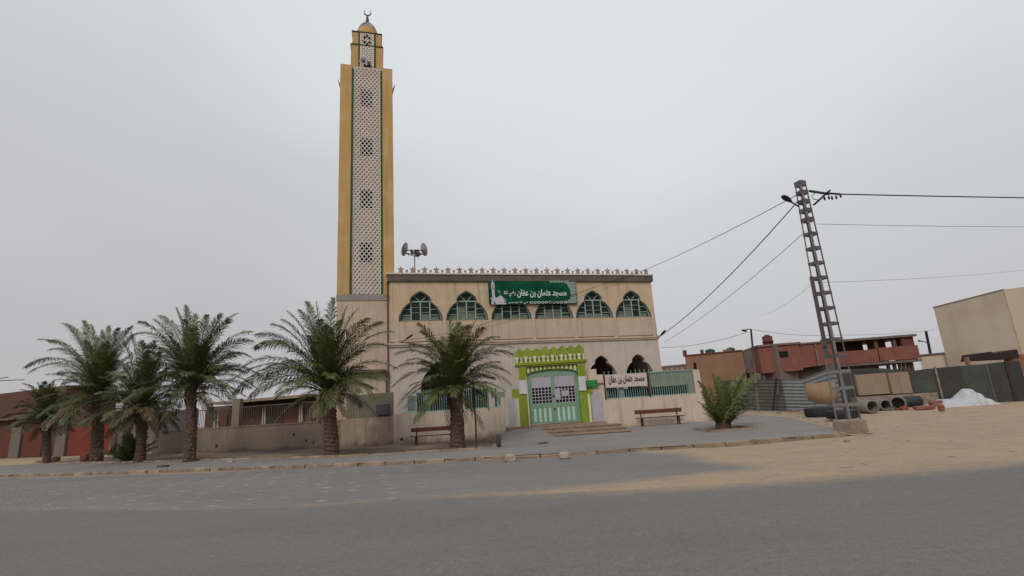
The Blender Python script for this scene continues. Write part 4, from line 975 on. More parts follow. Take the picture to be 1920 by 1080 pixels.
for a, b in (((1459, 708), (1451, 770)), ((1446, 714), (1449, 768))):
    pa = c0 + CU * HC(*a)[0] - CN * .12; pb = c0 + CU * HC(*b)[0] - CN * .12
    pa.z = HC(*a)[1]; pb.z = ZG - .1
    if a[0] == 1459: mb.bar(pa, pb, .07)
pa = c0 + CU * HC(1464, 728)[0] - CN * .1; pb = c0 + CU * HC(1461, 738)[0] - CN * .1; pa.z = HC(1464, 720)[1]; pb.z = HC(1461, 739)[1]
mb.build('stake', rust, cf)
mb = MB(); mb.bar(pa, pb, .12, .05); mb.build('pale_slat', concrete, cf)
# dark green sheet fence behind the tanks, to the right edge
d0 = G(1545, 762, ZG); d0 = A(1545, 760, 33.5); d0.z = 0; d1 = A(1925, 745, 28.8); d1.z = 0; DU = (d1 - d0).normalized(); HD = lambda x, y: hitplane(x, y, d0, DU)
df = thing('sheet_fence', 'dark green patched sheet metal fence behind the concrete panels and tarp', 'fence', d0, math.atan2(DU.y, DU.x))
greens = [M('sheet_g1', (0.052, 0.054, 0.047), (0.04, 0.04, 0.036), 1, rough=.6), M('sheet_g2', (.035, .035, .033), (.045, .042, .036), 1, rough=.6), M('sheet_g3', (0.058, 0.062, 0.056), (0.045, 0.048, 0.043), 1, rough=.6)]
edges = [(1545, 694), (1600, 692), (1650, 690), (1702, 696), (1753, 690), (1801, 686), (1850, 682), (1884, 678), (1912, 676)]
for i, ((xa, ya), (xb, yb)) in enumerate(zip(edges, edges[1:])):
    ta, za = HD(xa, ya); tb_, zb = HD(xb, yb); mb = MB(); of = (i % 3) * .02
    mb.prism([(ta, 0), (tb_ - .01, 0), (tb_ - .01, zb), (ta, za)], of, of + .03)
    nn = 8
    for k in range(nn):
        t = ta + (tb_ - ta) * (k + .3) / nn; mb.box(t, t + (tb_ - ta) / nn * .4, of - .02, of - .001, .0, min(za, zb) - .05)
    mb.build('sheet', greens[i % 3], df)
    if i in (3, 4, 7):
        mb = MB(); t = ta; mb.box(t - .04, t + .04, -.1, -.022, 0, za + .08); mb.build('post', rust if i != 4 else concrete, df)
mb = MB(); ta, za = HD(1706, 714); tb_, zb = HD(1750, 704); mb.box(ta, tb_, -.06, -.03, HD(1706, 737)[1], za); mb.build('patch', greens[2], df)
# dark canopy heap above the fence
a = A(1827, 668, 31.5); b = A(1905, 668, 31.5); mb = MB()
mb.prism([(a.x, A(1827, 676, 31.5).z), (b.x, A(1905, 672, 31.5).z), (b.x, A(1905, 655, 31.5).z), (A(1858, 661, 31.5).x, A(1858, 664, 31.5).z), (A(1853, 661, 31.5).x, A(1853, 660, 31.5).z), (A(1832, 661, 31.5).x, A(1832, 663, 31.5).z)], 31.3, 32.6)
tag(mb.build('dark_canopy', M('canopy', (0.018, 0.011, 0.012), (0.03, 0.018, 0.018), 2)), 'dark ragged canopy showing above the green fence beneath the beige house', 'canopy')
mb = MB(); p = A(1818, 672, 31); mb.prism([(p.x - .07, p.z - .4), (p.x + .07, p.z - .4), (p.x + .07, p.z + .1), (p.x - .07, p.z + .1)], 31.1, 31.3); tag(mb.build('brick_stub', brick_brown), 'short brick stub poking above the green fence left of the canopy', 'pillar')
# brick pier at the edge
p = G(1908, 748, ZG); mb = MB(); tz = A(1915, 664, p.y).z
mb.box(p.x, p.x + 3, p.y, p.y + .3, 0, tz * .55); mb.box(p.x + .1, p.x + 3, p.y + .02, p.y + .3, tz * .55 + .06, tz); pier = mb.build('brick_wall', M('brick_orange', (.24, .10, .06), (.19, .08, .05), 4, bump=.3)); tag(pier, 'orange brick wall end at the right edge of the picture', 'wall')

# concrete panels, tank, pipes, tyres, tarp
yy = G(1655, 768, ZG).y
def prop(name, mb, mat, label, cat, group=None): return tag(mb.build(name, mat), label, cat, group)
def frontbox(name, label, cat, x0, x1, ytop, ybot, Y, th, mat, group=None, bev=0):
    a, b = A(x0, ytop, Y), A(x1, ytop, Y); c = A((x0 + x1) / 2, ybot, Y)
    mb = MB(); zt_ = (a.z + b.z) / 2; mb.prism([(a.x, max(c.z, ZG - .05)), (b.x, max(c.z, ZG - .05)), (b.x, zt_), (a.x, zt_)], Y, Y + th)
    return prop(name, mb, mat, label, cat, group)
Yc = 30.6
frontbox('concrete_panel', 'upright tan concrete panel behind the lattice pole', 'panel', 1603, 1661, 701, 740, Yc, .14, concrete_tan, 'concrete panels by the fence')
frontbox('concrete_panel', 'tan concrete panel standing right of the other, against the dark fence', 'panel', 1665, 1703, 698, 738, Yc + .05, .14, concrete_tan, 'concrete panels by the fence')
zpl = A(1655, 741, Yc).z
a, b = A(1604, 760, Yc), A(1752, 740, Yc)
mb = MB(); mb.box(a.x, b.x, Yc - .25, Yc + .35, ZG - .05, zpl - .02); prop('concrete_plinth', mb, concrete, 'long low concrete plinth under the tan panels', 'plinth')
# half shell tank
pt = A(1548, 740, 27.2); zt1 = A(1548, 717, 27.2).z; zb1 = A(1548, 760, 27.2).z; hwid = (A(1575, 740, 27.2).x - A(1522, 740, 27.2).x) / 2
mb = MB(); vs = []; n = 18
for k in range(n + 1):
    an_ = PI * k / n; x = pt.x - hwid * math.cos(an_); y = 27.6 - .75 * math.sin(an_)
    zl = zb1 + .25 * abs(math.cos(an_)) ** 1.5
    vs += [(x, y, zl), (x, y, zt1), (x * .999 + pt.x * .001, y + .06, zt1), (x, y + .06, zl)]
mb.add(vs, [f for k in range(n) for f in ((4 * k, 4 * k + 4, 4 * k + 5, 4 * k + 1), (4 * k + 1, 4 * k + 5, 4 * k + 6, 4 * k + 2), (4 * k + 2, 4 * k + 6, 4 * k + 7, 4 * k + 3), (4 * k + 3, 4 * k + 7, 4 * k + 4, 4 * k))], True)
prop('rusty_shell', mb, M('shell', (0.3, 0.2, 0.115), (0.25, 0.17, 0.11), 1.5, streak=((.2, .09, .045), .5, .7), bump=.2), 'curved ochre half tank standing on tyres left of the lattice pole', 'tank')
def tyre(px, py, rad, w_, label, tilt=(0, 0, 0)):
    p = G(px, py, ZG); r = thing('tyre', label, 'tyre', (p.x, p.y + rad, ZG), 0, 'old tyres by the pole'); r.rotation_euler = tilt
    mb = MB(); prof = [(rad * .62, .04), (rad * .7, 0), (rad * .93, 0), (rad, .04), (rad, w_ - .04), (rad * .93, w_), (rad * .7, w_), (rad * .62, w_ - .04), (rad * .64, w_ / 2), (rad * .62, .04)]
    mb.lathe(prof, (0, 0, 0), 28); mb.build('casing', rubber, r)
    mb = MB()
    for k in range(28):
        a = 2 * PI * k / 28; c_, s_ = math.cos(a), math.sin(a); mb.bar((rad * c_, rad * s_, .03), (rad * c_, rad * s_, w_ - .03), .03, .05, (c_, s_, 0))
    mb.build('tread', rubber, r)
tyre(1553, 781, .66, .42, 'large black tyre lying under the ochre half tank')
tyre(1597, 785, .62, .36, 'black tyre lying behind the foot of the lattice pole')
def pipe(px, py, r, L_, dirv, label):
    p = G(px, py + 10, ZG); d = Vector(dirv).normalized(); c = Vector((p.x, p.y, ZG + r))
    mb = MB(); q = d.to_track_quat('Z', 'Y').to_matrix().to_3x3()
    mb.lathe([(r * .78, 0), (r, 0), (r, L_), (.001, L_), (.001, L_ - .03), (r * .8, L_ - .03), (r * .8, 0)], c, 28, q); prop('concrete_pipe', mb, M('pipe_conc', (.20, .185, .165), (.15, .135, .12), 4, bump=.2), label, 'pipe', 'concrete pipes in front of the fence')  # back end closed by an added disc so the inside stays dark
pipe(1639, 765, .33, 1.3, (.05, .98, 0), 'concrete pipe with pale rim nearest the lattice pole')
pipe(1664, 760, .30, 1.2, (.2, .95, 0), 'darker concrete pipe in the middle of the three')
pipe(1687, 759, .37, .9, (.5, .86, 0), 'concrete pipe ring with pale rim next to the dark drum')
p = G(1708, 763, ZG); mb = MB(); mb.lathe([(.001, 0), (.26, 0), (.3, .03), (.3, .35), (.31, .37), (.3, .4), (.3, .75), (.31, .78), (.3, .8), (.3, 1.1), (.27, 1.13), (.001, 1.13)], (p.x - .55, p.y, ZG + .3), 20, Matrix.Rotation(PI / 2, 3, 'Y'))
prop('drum', mb, M('drum_green', (0.026, 0.03, 0.028), (0.035, 0.038, 0.036), 2, rough=.6), 'dark green drum lying right of the pipes', 'drum')
# tarp heap
tr_ = random.Random(11)
tps = G(1828, 761, ZG); w2 = 1.62; mb = MB(); vs = []; nx, ny = 80, 36
TOP = [(0, 0), (.06, .28), (.18, .42), (.30, .42), (.38, .36), (.48, .55), (.6, .86), (.66, .96), (.74, .8), (.82, .52), (.92, .28), (1, 0)]
zmax = A(1828, 727, tps.y).z - ZG
for j in range(ny + 1):
    for i in range(nx + 1):
        u, v = i / nx, j / ny
        prof = math.sin(PI * min(1, v * 1.0)) ** .6
        x = tps.x - w2 + 2 * w2 * u; y = tps.y + .1 + 1.7 * v
        fold = .05 * math.sin(u * 15 + v * 6 + 2 * math.sin(v * 5)) + .022 * math.sin(u * 37 - v * 13 + 3 * math.sin(u * 9)) + .006 * math.sin(u * 71 + v * 31)
        z = interp(TOP, u) * zmax * prof
        vs.append((x, y - fold * .8, ZG - .02 + max(0, z + fold * min(1, z * 4))))
mb.add(vs, [(j * (nx + 1) + i, j * (nx + 1) + i + 1, (j + 1) * (nx + 1) + i + 1, (j + 1) * (nx + 1) + i) for j in range(ny) for i in range(nx)], True)
prop('plastic_tarp', mb, M('tarp', (.42, .43, .45), (.36, .365, .38), 5, rough=.45, bump=.5, bscale=7), 'crumpled translucent white tarp heap in front of the dark fence', 'tarp')
def rock(name, px, py, sx, sy, sz, mat, label, cat, group=None, z=ZG, seed=0, rz=0):
    r = random.Random(seed + int(px)); p = G(px, py, z); mb = MB(); vs = []; n, k_ = 9, 5
    for j in range(k_ + 1):
        ph = PI * j / k_
        for i in range(n):
            a = 2 * PI * i / n; f = r.uniform(.82, 1.1)
            sq = lambda v: math.copysign(abs(v) ** .6, v)
            vs.append((p.x + (sq(math.cos(a)) * math.cos(rz) - sq(math.sin(a)) * math.sin(rz)) * sx / 2 * math.sin(ph) ** .5 * f, p.y + sy / 2 + sq(math.sin(a)) * sy / 2 * math.sin(ph) ** .5 * f, z - .02 + sz / 2 - sq(math.cos(ph)) * sz / 2))
    mb.add(vs, [(j * n + i, j * n + (i + 1) % n, (j + 1) * n + (i + 1) % n, (j + 1) * n + i) for j in range(k_) for i in range(n)]); return prop(name, mb, mat, label, cat, group)
pale_stone = M('pale_stone', (.38, .29, .23), (.31, .22, .17), 7, bump=.4, bscale=25)
rock('kerb_block', 957, 866, .36, .25, .23, pale_stone, 'pale stone block at the left end of the dropped kerb', 'stone', 'stone blocks at the dropped kerb', z=.02)
rock('kerb_block', 1059, 861, .30, .24, .22, pale_stone, 'pale stone block at the right end of the dropped kerb', 'stone', 'stone blocks at the dropped kerb', z=.02)
rock('brick', 1700, 769, .42, .3, .22, M('brick_block', (.25, .08, .045)), 'reddish brick lump on the sand before the pipes', 'brick')
rock('brick', 1770, 771, .26, .24, .34, M('brick_block', (.25, .08, .045)), 'upright orange block on the sand left of the tarp', 'brick')
rag = M('rag_red', (.16, .045, .035), (.25, .12, .09), 9, bump=.5)
rock('rag_heap', 1741, 768, 1.0, .6, .22, rag, 'reddish rag heap between the dark drum and the tarp', 'rags')
rock('rag_heap', 1764, 764, .7, .5, .4, rag, 'small red and pink rag heap touching the tarp', 'rags')
rock('blue_bag', 1890, 748, .8, .5, .18, M('blue_bag', (.07, .09, .2), (.25, .25, .3), 8), 'flat blue bag at the foot of the green fence right of the tarp', 'bag')
for i, (px, py, s, lab) in enumerate(((1522, 775, .55, 'largest pale stone beside the big tyre'), (1506, 775, .3, 'pale flat stone left of the largest one near the big tyre'), (1490, 773, .26, 'small grey stone in front of the zinc sheet'), (1462, 776, .25, 'dark small stone in front of the old corrugated sheet'), (1512, 768, .5, 'brownish rubble lump against the zinc sheet'), (1345, 807, .15, 'tiny stone on the edge of the bushy palm bed'), (1591, 829, .16, 'tiny dark stone in the sand below the pole base'), (1633, 812, .2, 'flat white scrap lying right of the pole base'))):
    rock('stone', px, py, s, s * .8, s * .55 if i != 7 else .05, pale_stone if i in (0, 1, 7) else concrete, lab, 'stone', 'stones on the sand', z=ZG if py < 800 else .08 if py < 812 else 0)
# loose grit and rubble nobody could count
gr = random.Random(5); mb = MB()
def chip(x, y, z, s_):
    a = gr.uniform(0, 6.3); c_, n_ = math.cos(a) * s_, math.sin(a) * s_; h_ = s_ * gr.uniform(.4, .9)
    mb.add([(x - c_, y - n_, z - .01), (x + n_ * .7, y - c_ * .7, z - .01), (x + c_ * .9, y + n_ * .9, z - .01), (x - n_ * .8, y + c_ * .8, z - .01), (x + c_ * .2, y - n_ * .2, z + h_), (x - n_ * .3, y + c_ * .3, z + h_ * .8)],
           [(0, 1, 4), (1, 2, 4), (2, 3, 5), (3, 0, 5), (4, 2, 5), (0, 4, 5)])
for k in range(420):       # along the foot of the metal fence
    t = gr.uniform(0, cl * 1.05); p = c0 + CU * t - CN * abs(gr.gauss(.2, .45)); chip(p.x, p.y, zg(p.x, p.y), gr.uniform(.02, .11) * (1.3 if gr.random() < .1 else .8))
for k in range(900):
    x = gr.uniform(4, 27); y = gr.uniform(11.5, 31)
    if y < interp(ROADE, x) + .4 or sdf(x, y, WALKP) < .2 or sdf(x, y, BAYR) < .3: continue
    chip(x, y, zg(x, y), gr.uniform(.008, .035) * (2 if gr.random() < .04 else 1))
for k in range(260):       # dirt strip under the palms and kerb foot
    x = gr.uniform(-32, -1); y = interp(WALK_FAR, x) + abs(gr.gauss(.3, 1.6)) if k % 2 else interp(KERB, x) - .15 - abs(gr.gauss(0, .2))
    chip(x, y, .10 if k % 2 else .012, gr.uniform(.01, .045))
o = mb.build('rubble', M('rubble_mix', (.30, .23, .17), (.13, .10, .08), 1.5)); o['kind'] = 'stuff'; o['label'] = 'loose grit and rubble chips scattered over the sand'; o['category'] = 'rubble'
# slab leaning by the path + litter
rock('paving_slab', 1018, 830, .5, .3, .06, concrete, 'thin loose slab on the ramp left of the steps', 'slab', z=.14)
rock('dark_litter', 302, 876, .5, .2, .09, black_metal, 'dark scrap lying on the pavement left of the second palm trunk', 'litter', z=.12)
rock('stone', 430, 868, .3, .2, .1, pale_stone, 'pale stone beside the edging right of the second large palm', 'stone', 'stones on the sand', z=.1)
rock('stone', 100, 866, .5, .3, .3, M('red_stone', (.15, .06, .045)), 'reddish stone right of the leftmost small palm trunk', 'stone', 'stones on the sand', z=.1)
rock('stone', 153, 866, .5, .4, .45, M('red_stone', (.15, .06, .045)), 'reddish lump left of the third palm from the left', 'stone', 'stones on the sand', z=.1)
rock('stone', 935, 838, .2, .2, .5, M('dark_stone', (.06, .045, .04)), 'dark upright stub at the end of the left wall beside the ramp', 'stone', 'stones on the sand', z=.12)
for i, (px, py) in enumerate(((1830, 962), (735, 912), (985, 898), (250, 988), (757, 964), (1330, 1000))):
    rock('litter', px, py, .07 if i != 4 else .2, .05, .015, white_paint if i in (0, 1, 2) else black_metal, ['tiny white scrap on the asphalt at the right', 'tiny white scrap on the paved bay left of the road centre', 'pale scrap on the paved bay below the kerb blocks', 'dark speck of litter on the left asphalt', 'thin dark scrap on the asphalt below the large palm', 'small dark pebble on the asphalt in the centre right'][i], 'litter', z=.01)

# ------------------------------------------------------------------ lattice pole
pc = Vector((11.36, 18.42, 0)); ang = math.radians(20)
ztp = A(1505, 338, 18.3).z; zb0 = .45
lp = thing('lattice_pole', 'tall steel lattice pole on a concrete block at the end of the pavement', 'pole', (pc.x, pc.y, 0), ang)
mb = MB(); mb.add([(x, y, z) for z, s_ in ((-.4, .43), (.40, .37), (.45, .32)) for x, y in ((-s_, -s_ * .9), (s_, -s_ * .9), (s_, s_ * .9), (-s_, s_ * .9))],
    [(0, 1, 5, 4), (1, 2, 6, 5), (2, 3, 7, 6), (3, 0, 4, 7), (4, 5, 9, 8), (5, 6, 10, 9), (6, 7, 11, 10), (7, 4, 8, 11), (8, 9, 10, 11)]); mb.build('concrete_base', concrete, lp)
hb, ht = .27, .135
def hs(z): return hb + (ht - hb) * (z - zb0) / (ztp - zb0)
for sx in (-1, 1):
    for sy in (-1, 1):
        mb = MB(); a = Vector((sx * hb, sy * hb, zb0 - .1)); b = Vector((sx * ht, sy * ht, ztp))
        for ox, oy, w1, w2_ in ((-sx * .028, 0, .056, .008), (0, -sy * .028, .008, .056)):
            P_ = []
            for p in (a, b):
                for i_, j_ in ((-1, -1), (1, -1), (1, 1), (-1, 1)): P_.append(p + Vector((ox + i_ * w1 / 2, oy + j_ * w2_ / 2, 0)))
            mb.add(P_, [(0, 3, 2, 1), (4, 5, 6, 7), (0, 1, 5, 4), (1, 2, 6, 5), (2, 3, 7, 6), (3, 0, 4, 7)])
        mb.build('corner_leg', steel if sx > 0 else steel_pale, lp)
zs = []; z = zb0 + .5
while z < 7.35: zs.append((z, .11)); z += .57
while z < ztp - .25: zs.append((z, .15)); z += .37
zs.append((ztp - .1, .2))
for z, hgt in zs:
    mb = MB(); s_ = hs(z) + .006
    for q in range(4):
        c_, n_ = [(0, -1), (1, 0), (0, 1), (-1, 0)][q]
        if c_ == 0: mb.box(-s_, s_, n_ * s_ - .004, n_ * s_ + .004, z - hgt / 2, z + hgt / 2)
        else: mb.box(c_ * s_ - .0045, c_ * s_ + .0045, -s_ + .009, s_ - .009, z - hgt / 2, z + hgt / 2)
    mb.build('batten', steel_pale if z < 2.6 else steel, lp)
mb = MB(); mb.box(-hs(3) - .06, -hs(3) - .012, .03, .17, 2.6, 5.6); mb.box(-hs(3) - .12, -hs(3) - .061, .0, .2, 3.0, 3.25); mb.build('cable_duct', M('duct', (0.11, 0.085, 0.09), (0.085, 0.065, 0.07), 3), lp)
def WP(px, py, Y=18.3): return A(px, py, Y)
lm = thing('street_lamp_head', 'dark oval street lamp on a bent arm at the left of the pole top', 'street lamp', WP(1499, 388))
o_ = WP(1499, 388); a = WP(1497, 387, 18.2) - o_; b = WP(1484, 379, 17.9) - o_; c_ = WP(1467, 367, 17.6) - o_
mb = MB(); mb.tube([a, b], .03, 8); mb.build('arm', steel, lm)
d = (c_ - b); q = d.to_track_quat('Z', 'Y').to_matrix().to_3x3(); L_ = d.length
mb = MB(); mb.lathe([(.02, -.02), (.06, .05), (.11, L_ * .4), (.12, L_ * .7), (.08, L_ * .95), (.01, L_)], b, 16, q @ Matrix.Diagonal((1, .55, 1))); mb.build('housing', black_metal, lm)
cb = thing('cable_bracket', 'black triangular bracket with hanging insulator clamps right of the pole top', 'bracket', WP(1518, 358))
o_ = WP(1518, 358); V_ = lambda x, y, Y=18.3: WP(x, y, Y) - o_
mb = MB(); mb.bar(V_(1517, 358), V_(1555, 364), .07); mb.bar(V_(1526, 384), V_(1556, 357), .07); mb.bar(V_(1546, 362), V_(1575, 364), .06); mb.tube([V_(1528, 362), V_(1522, 367), V_(1525, 373), V_(1533, 375), V_(1538, 373)], .015, 6); mb.build('bracket_arm', black_metal, cb)
for px, py in ((1546, 372), (1554, 370.5), (1560, 371), (1568, 370), (1576, 367)):
    mb = MB(); c_ = V_(px, py); mb.lathe([(.005, -.09), (.03, -.06), (.045, 0), (.03, .04), (.01, .09)], c_, 8); mb.build('insulator', black_metal, cb)

# small leaning wooden post + far lamp post
pb = G(1430, 771, ZG) - CN * .3; pb.z = 0; pt_ = A(1408, 617, pb.y - .3)
up_ = thing('utility_post', 'leaning grey timber post with a small lamp behind the corrugated fence', 'post', (pb.x, pb.y, 0))
mb = MB(); mb.tube([(0, 0, 0), (pt_ - Vector((pb.x, pb.y, 0)))], [.095, .065], 10); mb.build('shaft', M('old_timber', (.13, .105, .095), (.09, .075, .07), 3), up_)
mb = MB(); q0 = pt_ - Vector((pb.x, pb.y, 0)); mb.bar(q0, q0 + Vector((-.35, 0, .0)), .06); mb.lathe([(.01, 0), (.09, .1), (.09, .3), (.01, .45)], q0 + Vector((-.3, 0, -.12)), 8, Matrix.Rotation(-PI / 2.3, 3, 'Y')); mb.build('lamp', black_metal, up_)
# ------------------------------------------------------------------ overhead cables
def cab(a, b, sag, r, label):
    pts = []
    for i in range(25):
        t = i / 24; p = Vector(a).lerp(Vector(b), t); p.z -= sag * 4 * t * (1 - t); pts.append(p)
    mb = MB(); mb.tube(pts, r, 6, False); return prop('overhead_cable', mb, cable, label, 'cable', 'overhead cables')
fc = lambda px, py, d=-.15: FO + FU * B(px, py, d)[0] + FN * d + Vector((0, 0, B(px, py, d)[1]))
cab(WP(1499, 363), fc(1214, 504, -.25), .12, .014, 'thin cable from the pole top to the right end of the mosque roof')
cab(fc(1214, 504, -.25), fc(893, 612, -.25), .06, .014, 'thin cable running down across the mosque front over the banner')
cab(WP(1497, 376), fc(1236, 632, -.3), .35, .02, 'thick cable from the pole to the right corner of the mosque')
cab(WP(1510, 434), fc(1245, 642, -.2), .25, .010, 'thin cable from lower on the pole to the mosque corner')
cab(WP(1572, 364), A(2100, 373, 21), .02, .024, 'thick bundled cable leaving the bracket to the right edge')
cab(WP(1530, 420), A(2100, 425, 22), .05, .008, 'thin cable leaving the pole to the right below the thick one')
cab(WP(1530, 530, 18.5), A(2050, 487, 40), .3, .006, 'faint cable rising to the right edge behind the pole')
cab(fc(1240, 652, .5), A(1402, 622, pb.y), 0.25, .014, 'slack cable from the mosque to the small leaning post')
cab(A(1412, 618, pb.y), A(1560, 628, 46), 0.2, .014, 'cable from the small leaning post towards the big pole')
cab(A(1560, 628, 46), A(1752, 618, 60), .2, .014, 'cable above the roof of the balcony house')
cab(WP(1524, 531, 18.5), A(1425, 592, 35), .2, .005, 'faint cable going down left behind the pole')
cab(A(-60, 716, 40), A(46, 712, 36), .0, .03, 'lower of two cable ends at the far left above the brown building')
cab(A(-60, 720, 40), A(15, 707, 38), .0, .03, 'upper of two cable ends at the far left edge')
cab(fc(893, 612, -.25), fc(745, 640, -.2), .08, .012, 'dark cable along the mosque front behind the palm fronds')
q1 = A(1748, 690, 56); q2 = A(1736, 621, 56)
fl = thing('far_lamp_post', 'dark far street lamp post between the balcony house and the beige house', 'street lamp', (q1.x, 56, 0))
o_ = Vector((q1.x, 56, 0)); mb = MB(); mb.tube([(0, 0, 0), q2 - o_], [.16, .12], 8); mb.build('shaft', M('post_blue', (.035, .033, .055)), fl)
mb = MB(); k1, k2, k3 = A(1739, 643, 56) - o_, A(1731, 640, 56) - o_, A(1722, 639, 56) - o_; mb.tube([k1, k2, k3], [.04, .05, .1], 8); mb.build('lamp_head', black_metal, fl)

# ------------------------------------------------------------------ palms
def leaf_mat(name, g1, g2_, dry):
    m = bpy.data.materials.new(name); m.use_nodes = True; t = m.node_tree; bs = t.nodes['Principled BSDF']; l = t.links.new
    at = t.nodes.new('ShaderNodeAttribute'); at.attribute_name = 'tone'
    r = t.nodes.new('ShaderNodeValToRGB'); e = r.color_ramp.elements
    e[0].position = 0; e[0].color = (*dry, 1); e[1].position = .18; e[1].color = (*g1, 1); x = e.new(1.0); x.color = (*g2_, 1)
    l(at.outputs['Fac'], r.inputs[0]); l(r.outputs[0], bs.inputs['Base Color']); bs.inputs['Roughness'].default_value = .5; bs.inputs['Specular IOR Level'].default_value = .35
    return m
leaf = leaf_mat('palm_leaf', (.038, .062, .010), (.140, .152, .046), (.17, .12, .07))
bark = M('palm_bark', (0.12, 0.078, 0.056), (0.07, 0.045, 0.034), 6, rough=.95, bump=.6, bscale=18)
class Crown:
    def __init__(s): s.v = []; s.f = []; s.t = []
    def frond(s, base, tip, arch_, rr, tone, dens=1.0, lw=.033, droop=.9, dry=False):
        base, tip = Vector(base), Vector(tip); L_ = (tip - base).length
        h = tip - base; mid = base + h * .48 + Vector((0, 0, 1)) * arch_ * L_
        def P(t): return base * (1 - t) ** 2 + mid * 2 * t * (1 - t) + tip * t * t
        n = int(max(24, 23 * L_) * dens)
        roll = rr.uniform(-.45, .45)
        prev = None
        for i in range(n + 1):
            t = i / n; p = P(t); tg_ = (P(min(1, t + .02)) - P(max(0, t - .02))).normalized()
            sd_ = tg_.cross(Vector((0, 0, 1)))
            if sd_.length < .1: sd_ = Vector((1, 0, 0))
            sd_.normalize(); nu = sd_.cross(tg_)
            sd2 = sd_ * math.cos(roll) + nu * math.sin(roll); nu2 = sd2.cross(tg_)
            rw = .03 * (1 - t) + .006
            cur = [p - sd2 * rw, p + sd2 * rw, p + nu2 * rw]
            o = len(s.v)
            s.v += cur; s.t += [tone * .5 + .12] * 3
            if prev is not None:
                for a, b in ((0, 1), (1, 2), (2, 0)): s.f.append((prev + a, prev + b, o + b, o + a))
            prev = o
            if t < .1: continue
            ll_ = (.60 * math.sin(PI * min(1, (t * .88 + .1))) ** .65 + .08) * min(1.15, L_ / 3.0 + .15)
            fw = .55 + .65 * t
            for sgn in (-1, 1):
                d = (tg_ * fw + sd2 * sgn * (1.0 - .35 * t) + nu2 * rr.uniform(.1, .5) + Vector((rr.uniform(-.12, .12), rr.uniform(-.12, .12), rr.uniform(-.12, .12)))).normalized()
                q = ll_ * rr.uniform(.75, 1.1); k = nu2 if rr.random() < .5 else tg_.cross(d).normalized()
                wv = d.cross(k)
                if wv.length < .05: wv = nu2
                wv = wv.normalized() * lw * rr.uniform(.75, 1.15) / 2
                e1 = p + d * q * .55 - Vector((0, 0, droop * q * .12)); e2 = p + d * q - Vector((0, 0, droop * q * .5))
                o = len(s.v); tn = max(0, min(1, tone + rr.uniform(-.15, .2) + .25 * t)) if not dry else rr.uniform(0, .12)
                s.v += [p - wv * .5, p + wv * .5, e1 + wv, e1 - wv, e2]; s.t += [tn] * 5
                s.f += [(o, o + 1, o + 2, o + 3), (o + 3, o + 2, o + 4)]
    def build(s, name, parent):
        me = bpy.data.meshes.new(name); me.from_pydata([tuple(v) for v in s.v], [], s.f); me.update()
        at = me.attributes.new('tone', 'FLOAT', 'POINT'); at.data.foreach_set('value', s.t); me.materials.append(leaf)
        o = bpy.data.objects.new(name, me); C.objects.link(o); o.parent = parent; return o
